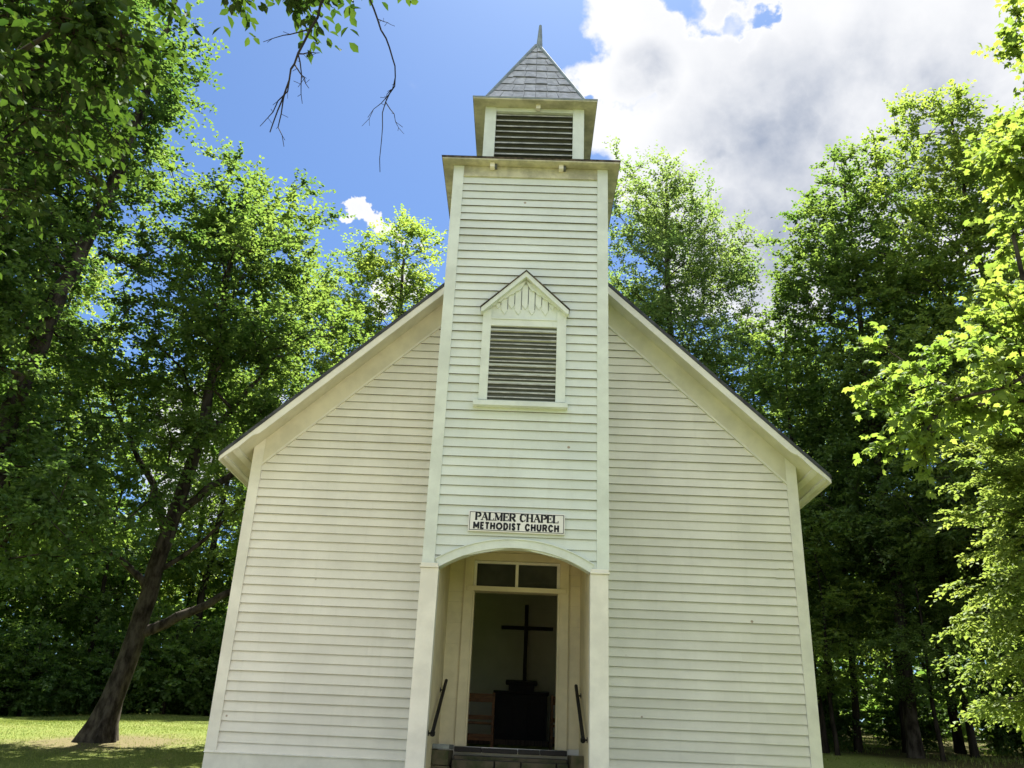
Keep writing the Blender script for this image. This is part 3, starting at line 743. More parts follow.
def bar(mb, a, c, ta, tz, y0, y1, m):
    dx, dz = c[0]-a[0], c[1]-a[1]; L = math.hypot(dx, dz)
    if L < 1e-6: return
    nx_, nz_ = -dz/L*ta/2, dx/L*ta/2; e = ta*.28; ux, uz = dx/L*e, dz/L*e
    q = [(a[0]-ux-nx_, a[1]-uz-nz_), (c[0]+ux-nx_, c[1]+uz-nz_), (c[0]+ux+nx_, c[1]+uz+nz_), (a[0]-ux+nx_, a[1]-uz+nz_)]
    mb.prism(q, y0, y1, m)
def sans(mb, ch, x, z, w, h, t, y0, y1, m):
    S = SANS[ch]
    if S == 'O': S = [[(.5+.5*math.cos(a), .5+.5*math.sin(a)) for a in [2*PI*i/16 for i in range(17)]]]
    for st_ in S:
        pts = [(x+t/2+p[0]*(w-t), z+t/2+p[1]*(h-t)) for p in st_]
        for i, (a, c) in enumerate(zip(pts, pts[1:])): bar(mb, a, c, t, t, y0-.0003*(i % 3), y1, m)
SERIF = {'P': ([((.2, 0), (.2, 1), 1)], [((.2, 1), (.65, 1)), ((.65, .47), (.2, .47))], [((.65, 1), (.9, .88), (.95, .74), (.9, .58), (.65, .47))], [(.2, 0)]),
         'A': ([((.5, 1), (.88, 0), 1)], [((.5, 1), (.12, 0)), ((.27, .36), (.72, .36))], [], [(.12, 0), (.88, 0)]),
         'L': ([((.2, 0), (.2, 1), 1)], [((.2, 0), (.95, 0)), ((.95, 0), (.95, .25))], [], [(.2, 1)]),
         'M': ([((.86, 0), (.86, 1), 1), ((.14, 1), (.5, .1), 1)], [((.14, 0), (.14, 1)), ((.5, .1), (.86, 1))], [], [(.14, 0), (.86, 0), (.12, 1), (.88, 1)]),
         'E': ([((.2, 0), (.2, 1), 1)], [((.2, 1), (.92, 1)), ((.2, .52), (.7, .52)), ((.2, 0), (.95, 0)), ((.92, 1), (.92, .78)), ((.95, 0), (.95, .24)), ((.7, .65), (.7, .4))], [], []),
         'R': ([((.2, 0), (.2, 1), 1), ((.5, .5), (.9, 0), 1)], [((.2, 1), (.62, 1)), ((.62, .48), (.2, .48))], [((.62, 1), (.85, .88), (.88, .74), (.85, .6), (.62, .48))], [(.2, 0), (.92, 0)]),
         'C': ([((.16, .72), (.16, .28), 1)], [((.92, .76), (.75, .96)), ((.75, .96), (.5, 1)), ((.92, .24), (.75, .04)), ((.75, .04), (.5, 0)), ((.92, 1), (.92, .72))], [((.5, 1), (.26, .92), (.16, .72)), ((.16, .28), (.26, .08), (.5, 0))], []),
         'H': ([((.18, 0), (.18, 1), 1), ((.84, 0), (.84, 1), 1)], [((.18, .52), (.84, .52))], [], [(.18, 0), (.84, 0), (.18, 1), (.84, 1)])}
def serif(mb, ch, x, z, w, h, y0, y1, m):
    TH_, TN = h*.27, h*.10
    thick, thin, bowl, ser = SERIF[ch]
    f = lambda p: (x+p[0]*w, z+TN/2+p[1]*(h-TN))
    for a, c, _ in thick: bar(mb, f(a), f(c), TH_, TH_, y0, y1, m)
    for a, c in thin: bar(mb, f(a), f(c), TN, TN, y0-.0004, y1, m)
    for bl in bowl:
        for i, (a, c) in enumerate(zip(bl, bl[1:])): bar(mb, f(a), f(c), TH_*.85, TN, y0-.0006-.0002*i, y1, m)
    for p in ser: a = f(p); bar(mb, (a[0]-h*.13, a[1]), (a[0]+h*.13, a[1]), TN, TN, y0-.0008, y1, m)
SX0, SX1, SZ0, SZ1 = -.690, .582, 4.212, 4.485
sg = thing('sign_board', 'white rectangular name board with two lines of black capitals above the arch', 'sign', ((SX0+SX1)/2, -TD-.05, SZ0))
P = []
b = MB(); ys_ = -TD-.058
b.box(SX0, SX1, ys_, -TD-.020, SZ0, SZ1, M['sign']); P.append(b.build('panel', bevel=.004))
b = MB(); e = .014; tt = .007
for x0, x1, z0, z1 in ((SX0+e, SX1-e, SZ1-e-tt, SZ1-e), (SX0+e, SX1-e, SZ0+e, SZ0+e+tt), (SX0+e, SX0+e+tt, SZ0+e+tt, SZ1-e-tt), (SX1-e-tt, SX1-e, SZ0+e+tt, SZ1-e-tt)): b.box(x0, x1, ys_-.003, ys_-.0005, z0, z1, M['letter'])
P.append(b.build('border'))
def line_widths(s, wd, gap, sp): return sum(sp if c == ' ' else wd(c)+gap for c in s)-gap
L1, L2 = 'PALMER CHAPEL', 'METHODIST CHURCH'
b = MB(); h1 = .104
wd1 = lambda c: h1*{'M': 1.22, 'A': 1.02, 'C': .90, 'H': 1.02, 'R': .95}.get(c, .84)
tot = line_widths(L1, wd1, .006, .06); sc = 1.10/tot; x = (SX0+SX1)/2-.55
for c in L1:
    if c == ' ': x += .06*sc; P.append(b.build('lettering')); b = MB(); continue
    serif(b, c, x, 4.360, wd1(c)*sc, h1, ys_-.003, ys_-.0005, M['letter']); x += (wd1(c)+.006)*sc
P.append(b.build('lettering'))
b = MB(); h2 = .100
wd2 = lambda c: h2*{'M': .95, 'O': 1.02, 'I': .26, 'E': .62, 'T': .68, 'S': .62, 'C': .80}.get(c, .76)
tot = line_widths(L2, wd2, .011, .05); sc = 1.13/tot; x = (SX0+SX1)/2-.570
for c in L2:
    if c == ' ': x += .05*sc; P.append(b.build('lettering')); b = MB(); continue
    sans(b, c, x, 4.238, wd2(c)*sc, h2, .024, ys_-.003, ys_-.0005, M['letter']); x += (wd2(c)+.011)*sc
P.append(b.build('lettering')); attach(P, sg)
sg.rotation_euler = (0, math.radians(.35), 0)
# ------------------------------------------------------------------ trees
def mesh_fast(name, V, F, mats, mi=None, tint=None):
    """V (n,3) and F (m,k) arrays -> mesh"""
    me = bpy.data.meshes.new(name); kf = F.shape[1]
    me.vertices.add(len(V)); me.vertices.foreach_set('co', np.ascontiguousarray(V, np.float32).ravel())
    me.loops.add(F.size); me.loops.foreach_set('vertex_index', np.ascontiguousarray(F, np.int32).ravel())
    me.polygons.add(len(F)); me.polygons.foreach_set('loop_start', np.arange(0, F.size, kf, dtype=np.int32))
    for m in mats: me.materials.append(m)
    if mi is not None: me.polygons.foreach_set('material_index', np.ascontiguousarray(mi, np.int32))
    if tint is not None:
        at = me.attributes.new('tint', 'FLOAT', 'FACE'); at.data.foreach_set('value', np.ascontiguousarray(tint, np.float32))
    me.update(calc_edges=True); return me

def unit(a): return a/np.maximum(np.linalg.norm(a, axis=-1, keepdims=True), 1e-9)

def frustums(A, B, ra, rb, n):
    """separate n-sided frustums for every edge A->B"""
    d = unit(B-A); ref = np.where(np.abs(d[:, 2:3]) < .9, np.array([[0, 0, 1.]]), np.array([[1., 0, 0]]))
    u = unit(np.cross(d, ref)); v = np.cross(d, u)
    t = np.arange(n)*2*PI/n; cs, sn = np.cos(t), np.sin(t)
    ring = u[:, None, :]*cs[None, :, None]+v[:, None, :]*sn[None, :, None]
    ext = d*np.minimum(ra, .03)[:, None]
    P = np.concatenate([(A-ext)[:, None]+ring*ra[:, None, None], B[:, None]+ring*rb[:, None, None]], 1)
    E = len(A); base = (np.arange(E)*2*n)[:, None]
    j = np.arange(n); q = np.stack([j, (j+1) % n, n+(j+1) % n, n+j], -1)
    return P.reshape(-1, 3), (base[:, :, None]+q[None]).reshape(-1, 4)

def leaves(rng, P, D, N, size, shape='rhomb', fold=.25, jit=.35):
    """leaf cards: P base, D axis, N normal. rhomb: two triangles folded on the rib. oval: four triangles"""
    D = unit(D); S = unit(np.cross(N, D)); N = np.cross(D, S)
    L = size*(1-jit/2+jit*rng.random(len(P)))[:, None]
    if shape == 'rhomb':
        w = .36; v = [P, P+D*L*.45+S*L*w+N*L*fold*.4, P+D*L-N*L*.10, P+D*L*.45-S*L*w+N*L*fold*.4]
        tri = np.array([[0, 1, 2], [0, 2, 3]])
    elif shape == 'oval':
        w = .27; v = [P, P+D*L*.28+S*L*w*.85+N*L*fold*.35, P+D*L*.62+S*L*w+N*L*fold*.35, P+D*L-N*L*.14, P+D*L*.62-S*L*w+N*L*fold*.35, P+D*L*.28-S*L*w*.85+N*L*fold*.35]
        tri = np.array([[0, 1, 2], [0, 2, 3], [0, 3, 4], [0, 4, 5]])
    elif shape == 'maple':
        c = P+D*L*.35
        v = [P, P+S*L*.36+D*L*.14-N*L*.08, c+S*L*.27, P+S*L*.46+D*L*.66-N*L*.16, c+D*L*.30+S*L*.22, P+D*L*1.0-N*L*.22, c+D*L*.30-S*L*.22, P-S*L*.46+D*L*.66-N*L*.16, c-S*L*.27, P-S*L*.36+D*L*.14-N*L*.08]
        tri = np.array([[0, 1, 2], [0, 2, 8], [2, 3, 4], [2, 4, 6], [2, 6, 8], [4, 5, 6], [6, 7, 8], [0, 8, 9]])
    else:                                                  # needle twig
        w = .13; v = [P, P+D*L*.4+S*L*w, P+D*L-N*L*.08, P+D*L*.4-S*L*w]; tri = np.array([[0, 1, 2], [0, 2, 3]])
    nv = len(v); V = np.stack(v, 1).reshape(-1, 3)
    F = (np.arange(len(P))*nv)[:, None, None]+tri[None]
    return V, F.reshape(-1, 3), len(tri)

def attractors(rng, lobes):
    out = []
    for c, r, n in lobes:
        d = unit(rng.normal(size=(n, 3))); rad = rng.random(n)**.42
        # broken outline: some directions swell, others stay hollow
        w = np.zeros(n)
        for _ in range(5):
            q = unit(rng.normal(size=3)); w += np.sin(3.2*(d@q)+rng.random()*6)*.11
        out.append(np.array(c)+d*np.array(r)*(rad*(1+w))[:, None])
    return np.concatenate(out)

def make_tree(seed, trunk, r0, lobes, leaf, wood='bark', size=.13, twigs=4, per=13, tl=.75, shape='rhomb', flat=.45, droop=.25, centre=None, low_cut=None, bare=None, thick=1., tint=(0, 1), step=.45, rmin=.006, twig_mesh=False, detail=(10, 5), limbs=(), flare=.6):
    """returns (wood mesh, crown mesh). trunk: polyline in local coordinates; lobes: ellipsoids (centre, radii, sprays)"""
    rng = np.random.default_rng(seed)
    tk = np.array(trunk, float); seg = np.linalg.norm(np.diff(tk, axis=0), axis=1); s = np.concatenate([[0], np.cumsum(seg)])
    m = max(6, int(s[-1]/.4)); ss = np.linspace(0, s[-1], m)
    T = np.stack([np.interp(ss, s, tk[:, i]) for i in range(3)], 1)
    for _ in range(3): T[1:-1] = (T[:-2]+2*T[1:-1]+T[2:])/4
    T[2:-1, :2] += rng.normal(size=(m-3, 2))*r0*.08
    A = attractors(rng, lobes)
    if low_cut is not None: A = A[A[:, 2] > low_cut]
    ntr = len(T); ok0 = 0; n0 = ntr; LE = []
    if bare is not None: ok0 = int(np.searchsorted(ss, bare))
    cap = ntr+len(A)*40
    pos = np.zeros((cap, 3)); par = np.full(cap, -1, int); plen = np.zeros(cap)
    pos[:ntr] = T; par[1:ntr] = np.arange(ntr-1); plen[:ntr] = ss; n = ntr
    for h0, pts, lr in limbs:                              # explicit big limbs: start height on the trunk, points, radius
        j0 = int(np.argmin(np.abs(T[:, 2]-h0))); q = np.array([T[j0]]+list(pts), float)
        sl = np.concatenate([[0], np.cumsum(np.linalg.norm(np.diff(q, axis=0), axis=1))]); mm = max(4, int(sl[-1]/.3)); tt = np.linspace(0, sl[-1], mm+1)
        Lp = np.stack([np.interp(tt, sl, q[:, i]) for i in range(3)], 1)
        for _ in range(3): Lp[1:-1] = (Lp[:-2]+2*Lp[1:-1]+Lp[2:])/4
        Lp[1:] += rng.normal(size=(mm, 3))*lr*.22
        pv = j0
        for q_ in range(1, mm+1):
            pos[n] = Lp[q_]; par[n] = pv; plen[n] = plen[j0]+tt[q_]; LE.append((pv, n, lr*(1-.75*(q_-1)/mm), lr*(1-.75*q_/mm))); pv = n; n += 1
    n0 = n
    d0 = np.linalg.norm(A[:, None]-pos[None, :n], axis=2).min(1)
    tips, tdir = [], []
    for i in np.argsort(d0+rng.random(len(A))*.5):
        a = A[i]; v = a-pos[ok0:n]; d = np.linalg.norm(v, axis=1)
        c = d*(1+.9*np.clip(-v[:, 2]/np.maximum(d, .01), 0, 1))+.22*np.abs(plen[ok0:n]-ss[ok0])*.6
        j = int(np.argmin(c))+ok0; D = d[j-ok0]
        kst = max(1, int(D/step)); b = pos[j]
        side = rng.normal(size=3)*D*.09; ctrl = (a+b)/2+np.array([0, 0, .13*D])+side
        prev = j
        for q in range(1, kst+1):
            t = q/kst; p = (1-t)**2*b+2*t*(1-t)*ctrl+t*t*a
            pos[n] = p; par[n] = prev; plen[n] = plen[prev]+D/kst; prev = n; n += 1
        tips.append(prev); tdir.append(a-pos[par[prev]])
    pos, par = pos[:n], par[:n]
    cnt = np.zeros(n); cnt[tips] = 1
    for i in range(n-1, 0, -1):
        if i >= n0: cnt[par[i]] += cnt[i]
    r = rmin*thick*np.maximum(cnt, 1)**.44
    E = np.arange(n0, n); ra = np.minimum(r[par[E]], r[E]*1.25); tr_r = r0*(1-.80*(ss/s[-1])**.9)
    ra = np.minimum(ra, np.interp(plen[par[E]], ss, tr_r)*.8+.004); rb = np.minimum(r[E], ra)
    big = rb > .03
    Vs, Fs, off = [], [], 0
    for msk, ns in ((big, detail[1]+1), (~big, 3)):
        if msk.any():
            V, F = frustums(pos[par[E]][msk], pos[E][msk], ra[msk], rb[msk], ns); Vs.append(V); Fs.append(F+off); off += len(V)
    if LE:
        V, F = frustums(pos[[e[0] for e in LE]], pos[[e[1] for e in LE]], np.array([e[2] for e in LE]), np.array([e[3] for e in LE]), 9); Vs.append(V); Fs.append(F+off); off += len(V)
    # trunk tube with a flared, buttressed foot
    ns = 14; rings = []
    dT = unit(np.gradient(T, axis=0)); u = unit(np.cross(dT, np.array([0, 1., .05]))); w = np.cross(dT, u); th = np.arange(ns)*2*PI/ns
    for i in range(ntr):
        fl = math.exp(-ss[i]/(r0*1.3)); rad = tr_r[i]*(1+flare*fl*(1+.5*np.sin(th*5+seed)+.25*np.sin(th*3+1)))*(1+.06*np.sin(th*3+ss[i]*1.7)+.04*np.sin(th*5-ss[i]*2.3))
        rings.append(T[i]+u[i]*(np.cos(th)*rad)[:, None]+w[i]*(np.sin(th)*rad)[:, None])
    rings[0][:, 2] -= .25
    V = np.concatenate(rings); j = np.arange(ns); q = np.stack([j, (j+1) % ns, ns+(j+1) % ns, ns+j], -1)
    F = (np.arange(ntr-1)*ns)[:, None, None]+q[None]; Vs.append(V); Fs.append(F.reshape(-1, 4)+off); off += len(V)
    # leafy twigs
    tips = np.array(tips); tp = pos[tips]; td = unit(np.array(tdir))
    cen = np.array(centre if centre is not None else np.mean([l[0] for l in lobes], axis=0))
    outw = unit(tp-cen)
    nt = len(tp)
    rep = np.repeat(np.arange(nt), twigs)
    dirs = unit(td[rep]*.6+outw[rep]*.45+rng.normal(size=(len(rep), 3))*np.array([.75, .75, flat*.75]))
    st = tp[rep]-dirs*.10
    Lt = tl*(.6+.7*rng.random(len(rep)))
    r2 = np.repeat(np.arange(len(rep)), per)
    f = (np.tile(np.arange(per), len(rep))+rng.random(len(r2))*.7)/per
    base = st[r2]+dirs[r2]*(f*Lt[r2])[:, None]; base[:, 2] -= droop*(f**2)*Lt[r2]
    sd = np.where(np.tile(np.arange(per), len(rep)) % 2 == 0, 1., -1.)
    side = unit(np.cross(dirs[r2], np.array([0, 0, 1.]))+rng.normal(size=base.shape)*.15)*sd[:, None]
    axis_ = unit(dirs[r2]*.75+side*.9+rng.normal(size=base.shape)*.25-np.array([0, 0, droop*.8]))
    nor = unit(np.array([0, 0, 1.])+rng.normal(size=base.shape)*flat)
    base += rng.normal(size=base.shape)*.04*tl
    V2, F2, kk = leaves(rng, base, axis_, nor, size, shape)
    clump = rng.random(nt)[rep][r2]
    tint_v = np.clip(tint[0]+(tint[1]-tint[0])*(.55*clump+.45*rng.random(len(base))), 0, 1)
    if twig_mesh:
        Vt, Ft = frustums(st, st+dirs*(Lt*.5)[:, None]-np.array([0, 0, 1.])*(droop*.25*Lt)[:, None], np.full(len(st), .006), np.full(len(st), .003), 3); Vs.append(Vt); Fs.append(Ft+off); off += len(Vt)
    wm = mesh_fast('trunk', np.concatenate(Vs), np.concatenate(Fs), [M[wood]])
    wm.polygons.foreach_set('use_smooth', [True]*len(wm.polygons))
    cm = mesh_fast('crown', V2, F2, [M[leaf]], tint=np.repeat(tint_v, kk))
    return wm, cm

def place_tree(meshes, name, label, x, y, rz=0., sc=1., group=None, cat='tree', z=None, mat_=None, sz=None):
    t = thing(name, label, cat, (x, y, float(hgt(x, y)) if z is None else z), group)
    t.rotation_euler = (0, 0, rz); t.scale = (sc, sc, sz or sc)
    ch = []
    for nm, me in zip(('trunk', 'crown'), meshes):
        o = bpy.data.objects.new(nm, me); COL.objects.link(o); o.parent = t; ch.append(o)
        if mat_ and nm == 'crown':
            o.material_slots[0].link = 'OBJECT'; o.material_slots[0].material = M[mat_]
    return t

# C: the leaning tree on the left lawn
cx_, cy_ = -8.15, 5.25; cz_ = float(hgt(cx_, cy_))
mC = make_tree(31, [(0, 0, -.05), (.10, .02, .7), (.26, .05, 2.0), (.42, .1, 3.6), (.66, .12, 5.2), (.85, .15, 6.6), (.75, .2, 8.5), (.70, .2, 10.5), (.6, .2, 12.6)], .225,
    [((.5, .2, 11.6), (2.2, 2.2, 2.4), 230), ((1.1, .2, 9.0), (3.2, 3.0, 2.3), 330), ((-1.0, .2, 7.2), (2.2, 2.4, 1.5), 110), ((.8, -.8, 6.4), (1.6, 1.2, 1.0), 45), ((2.7, .3, 6.8), (1.6, 1.7, 1.0), 70), ((2.8, .4, 4.1), (1.0, 1.2, .5), 34), ((-1.5, -.1, 4.4), (1.3, 1.3, .5), 32), ((2.2, .2, 5.3), (1.0, 1.2, .45), 24)],
    'lf_mid', size=.10, twigs=5, per=17, tl=.72, bare=4.5, flat=.5, thick=1.25, flare=.85,
    limbs=[(2.0, [(.9, .15, 2.35), (1.7, .25, 2.75), (2.5, .35, 3.5), (3.1, .4, 4.2)], .12), (2.9, [(-.1, 0, 3.5), (-.8, -.1, 3.75), (-1.5, -.15, 4.3)], .09), (4.6, [(1.3, .2, 5.4), (2.2, .3, 6.0), (3.0, .3, 6.9)], .10), (4.3, [(.0, .1, 5.2), (-.9, .2, 6.4), (-1.5, .2, 7.4)], .10), (6.2, [(1.6, .2, 7.4), (2.3, .2, 8.8)], .09), (3.4, [(1.2, .3, 4.0), (1.9, .2, 4.9), (2.5, .2, 5.4)], .06)])
place_tree(mC, 'leaning_tree', 'dark leaning trunk with low side limbs standing on the lawn left of the chapel', cx_, cy_)
# B: tall tree at the left edge
mB = make_tree(32, [(0, 0, 0), (-.2, 0, 3), (-.35, -.1, 6), (.05, -.1, 8.6), (.5, -.1, 11), (.6, 0, 14), (.7, 0, 16.3)], .25,
    [((-.5, 0, 14.0), (1.9, 2.2, 2.6), 190), ((-.7, 0, 11.0), (2.2, 2.6, 2.3), 220), ((-1.8, 0, 8.0), (2.6, 3.0, 2.0), 210), ((-.3, .3, 5.0), (2.5, 2.8, 1.5), 170), ((-2.8, 0, 12), (2.6, 3, 3), 160), ((.9, -.8, 4.0), (1.2, 1.4, .9), 50), ((-.1, -1.5, 7.6), (1.1, .7, 1.6), 60)],
    'lf_dark', size=.105, twigs=5, per=17, tl=.75, bare=3.0, flat=.5, thick=1.2)
place_tree(mB, 'broadleaf_tree', 'tallest dark tree at the left edge with a slanting trunk', -9.0, 1.6)
# A: overhanging tree beside the photographer, its trunk out of view on the left
mA = make_tree(33, [(0, 0, 0), (.1, .1, 2.2), (.2, .3, 4.5), (.5, .6, 7.0), (.7, .9, 9.5), (.8, 1, 12)], .30,
    [((.7, 2.0, 7.7), (1.4, 2.2, 1.3), 170), ((2.75, 1.8, 6.85), (.50, .6, .40), 22), ((2.1, 1.3, 6.3), (.4, .7, .4), 14), ((.7, 4.0, 8.6), (1.3, 1.8, 1.3), 100), ((.3, 1, 10), (2.2, 2.6, 2.4), 180), ((-.3, 2.6, 6.8), (1.8, 2.4, 1.7), 120), ((4.5, 1.9, 7.86), (.85, .5, .10), 20), ((3.4, 1.9, 7.9), (.7, .5, .2), 22)],
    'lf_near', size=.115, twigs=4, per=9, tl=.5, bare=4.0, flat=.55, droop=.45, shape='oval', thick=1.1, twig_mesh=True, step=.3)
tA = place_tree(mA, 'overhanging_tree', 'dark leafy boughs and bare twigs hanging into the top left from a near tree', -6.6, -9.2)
def dead_twig(pts, rad, forks, seed):
    b = MB(); r = random.Random(seed); org = tA.location
    P = [Vector(p)-org for p in pts]
    fine = []
    for i in range(len(P)-1):
        for q in range(4): fine.append(P[i].lerp(P[i+1], q/4)+Vector((r.uniform(-.012, .012), r.uniform(-.012, .012), r.uniform(-.012, .012))))
    fine.append(P[-1]); b.tube(fine, [rad*(1-.75*i/len(fine)) for i in range(len(fine))], M['bark_dark'], 6)
    for f, d, L in forks:
        i = int(f*(len(fine)-1)); a = fine[i]; q = [a]
        for j in range(5): q.append(q[-1]+(Vector(d).normalized()+Vector((r.uniform(-.3, .3), r.uniform(-.3, .3), r.uniform(-.3, .3))))*L*1.5/5)
        b.tube(q, [rad*.45*(1-.13*j) for j in range(6)], M['bark_dark'], 5)
        for j in (1, 2, 3, 4):
            e = q[j]+Vector((r.uniform(-1, 1), r.uniform(-1, 1), r.uniform(-.9, .2)))*.05; b.tube([q[j], e], .0018, M['bark_dark'], 4)
    b.build('dead_twig', tA)
def atd(u, v, D):
    d = Fv+Rv*(u-512)/860.1-Uv*(v-384)/860.1
    return (.0381+d[0]*D/math.hypot(d[0], d[1]), -13+d[1]*D/math.hypot(d[0], d[1]), 1.6+d[2]*D/math.hypot(d[0], d[1]))
dead_twig([atd(352, -60, 5.2), atd(322, 5, 5.1), atd(297, 55, 5.0), atd(285, 88, 5.0), atd(270, 132, 4.9)], .013, [(.42, (-.5, 0, -.15), .22), (.55, (.1, .1, -1), .24), (.72, (-.25, 0, -1), .30), (.78, (.12, 0, -1), .32), (.62, (.5, 0, -.8), .12), (.5, (.6, .1, .2), .10)], 4)
dead_twig([atd(350, -60, 5.4), atd(370, 0, 5.3), (atd(386, 38, 5.25)), atd(396, 76, 5.2), atd(384, 112, 5.15), atd(380, 172, 5.1)], .009, [(.62, (-.3, 0, -1), .18), (.74, (-.6, 0, -1), .22), (.76, (.5, 0, -1), .20), (.3, (.7, 0, -.3), .10)], 5)

# D: light feathery trees behind the left roof slope
mD = make_tree(34, [(0, 0, 0), (.1, 0, 4), (-.1, .1, 8), (.2, 0, 12), (.1, 0, 15.5)], .22,
    [((-.2, 0, 15.2), (1.9, 1.8, 2.0), 80), ((1.4, .2, 13.4), (2.0, 1.8, 1.7), 80), ((1.6, 0, 10.6), (1.6, 1.8, 1.4), 50), ((-1.2, 0, 12.2), (2.1, 2.0, 1.6), 66), ((.2, 0, 9.6), (2.5, 2.4, 1.7), 90)],
    'lf_light', size=.11, twigs=5, per=18, tl=.85, bare=6, flat=.35, thick=1.1)
place_tree(mD, 'locust_tree', 'airy yellow green tree rising behind the left roof slope beside the tower', -6.9, 26.2, .6, 1.46)
place_tree(mD, 'locust_tree', 'shorter airy tree between the leaning tree and the left roof slope', -11.4, 26.0, 2.6, 1.27)
# E: airy tree right of the tower
mE = make_tree(35, [(0, 0, 0), (0, 0, 5), (.2, 0, 10), (0, .1, 15), (.1, 0, 20)], .26,
    [((-.3, 0, 18.6), (2.2, 2.2, 2.3), 150), ((1.2, 0, 16.2), (2.8, 2.4, 1.6), 170), ((-1.2, 0, 14.6), (2.6, 2.4, 2.0), 170), ((1.0, 0, 13.4), (3.4, 2.8, 1.6), 170), ((.4, 0, 11.4), (3.6, 3.2, 2.4), 230), ((0, 0, 8), (3.6, 3.2, 2), 150)],
    'lf_grey', size=.10, twigs=5, per=17, tl=.9, bare=5, flat=.45, thick=1.1)
place_tree(mE, 'airy_tree', 'tall airy grey green tree showing sky between its boughs right of the tower', 5.0, 14.6)
# F1, F2: big domed trees right of the roof
mF = make_tree(36, [(0, 0, 0), (.1, 0, 5), (0, .1, 10), (.15, 0, 14), (.1, 0, 16.6)], .17,
    [((.2, 0, 15.0), (1.7, 1.9, 2.5), 170), ((-.9, 0, 12.6), (1.9, 2.0, 1.7), 150), ((1.3, 0, 12.2), (1.9, 2.0, 1.8), 150), ((0, 0, 9.2), (2.7, 2.7, 2.0), 230), ((.3, 0, 6.0), (2.8, 2.8, 1.8), 180)],
    'lf_mid', size=.105, twigs=5, per=16, tl=.7, bare=4, flat=.5, thick=1.1, flare=.35)
place_tree(mF, 'domed_tree', 'tall tree with a rounded crown against the cloud right of the roof', 9.5, 9.2)
place_tree(mF, 'domed_tree', 'tallest tree right of the round crowned one, reaching up beside the bright boughs', 11.9, 6.6, 2.2, 1.0, mat_='lf_light', sz=1.03)
# F3: bright yellow green maple at the right edge, F4: near maple bough, F5: hemlock boughs
mF3 = make_tree(37, [(0, 0, 0), (0, 0, 3), (-.1, .1, 6), (0, 0, 9), (0, 0, 12)], .20,
    [((.3, 0, 12.2), (1.0, 1.2, 1.0), 40), ((-.2, .2, 8.8), (1.5, 1.7, 1.5), 80), ((.9, 0, 10), (2, 2, 2.4), 95), ((-1.0, 0, 9.4), (.8, 1.0, .5), 18), ((.9, 0, 6.2), (1.5, 1.8, 1.1), 50)],
    'lf_light', size=.125, twigs=5, per=10, tl=.6, bare=3, flat=.6, shape='maple', thick=1.0, twig_mesh=True)
place_tree(mF3, 'maple_tree', 'bright yellow green maple filling the upper right edge', 6.85, -4.6, 0, .84)
mF4 = make_tree(38, [(0, 0, 0), (-.05, .1, 2), (-.2, .2, 3.6), (-.3, .3, 5.2), (-.3, .3, 6.4)], .10,
    [((-1.0, .4, 4.65), (1.0, .9, .36), 46), ((-1.65, .4, 4.1), (.30, .4, .26), 9), ((-.7, .3, 5.25), (.55, .7, .30), 18), ((.3, 0, 5.7), (.9, 1, .8), 40)],
    'lf_light', size=.092, twigs=5, per=9, tl=.40, bare=2.6, flat=.6, shape='maple', thick=1.0, twig_mesh=True, step=.3)
place_tree(mF4, 'young_maple', 'near sunlit maple bough with large leaves reaching in at the right', 5.55, -5.3)
hl = []
for i in range(9):
    z = 1.9+i*.58; R_ = 2.0*(1-(i/12)**1.5)
    for q in range(6):
        a = q*1.05+i*.7; hl.append(((math.cos(a)*R_*.55, math.sin(a)*R_*.55, z), (R_*.5, R_*.5, .09), 9))
mF5 = make_tree(39, [(0, 0, 0), (0, 0, 3), (.05, 0, 6), (0, 0, 8.4)], .13, hl+[((0, 0, 7.4), (.5, .5, .8), 30)],
    'lf_hem', size=.085, twigs=6, per=13, tl=.45, bare=1.0, flat=.30, droop=.30, shape='rhomb', thick=.9)
place_tree(mF5, 'layered_tree', 'sunlit small tree with flat layered leafy sprays at the lower right edge', 6.9, -2.0, .4, .82)
# forest trees with bare lower trunks, shared by the woods on both sides
mG = [make_tree(41, [(0, 0, 0), (.2, 0, 4), (.1, .2, 9), (.2, .1, 13), (.2, 0, 16)], .17,
        [((.2, 0, 14.5), (2.0, 2.0, 2.4), 88), ((.5, 0, 11.4), (2.6, 2.5, 1.8), 102), ((-.4, 0, 8.6), (2.9, 2.8, 1.7), 115), ((0, 0, 5.8), (2.7, 2.7, 1.2), 81)],
        'lf_mid', 'bark_dark', size=.12, twigs=5, per=15, tl=.8, bare=4, flat=.5, flare=.3),
      make_tree(42, [(0, 0, 0), (-.1, .1, 3), (.1, .2, 7), (-.1, .1, 10), (0, 0, 12)], .105,
        [((0, 0, 10.6), (1.8, 1.8, 2.0), 68), ((.7, 0, 7.8), (2.3, 2.2, 1.5), 81), ((-.8, 0, 5.6), (2.5, 2.4, 1.2), 88), ((.3, .3, 3.7), (2.2, 2.2, .8), 61)],
        'lf_dark', 'bark_dark', size=.115, twigs=5, per=15, tl=.8, bare=2.6, flat=.45, flare=.3)]
mS = make_tree(43, [(0, 0, 0), (.1, 0, .8), (.1, .1, 1.7), (.2, .1, 2.6)], .06,
        [((0, 0, 1.9), (1.2, 1.2, 1.1), 80), ((.7, .2, 1.1), (1.0, 1.0, .8), 55), ((-.7, -.2, 1.0), (1.0, 1.0, .75), 55), ((0, 0, .5), (1.3, 1.3, .4), 40)],
        'lf_mid', 'bark_dark', size=.12, twigs=4, per=11, tl=.5, bare=.3, flat=.6)
rt = random.Random(77)
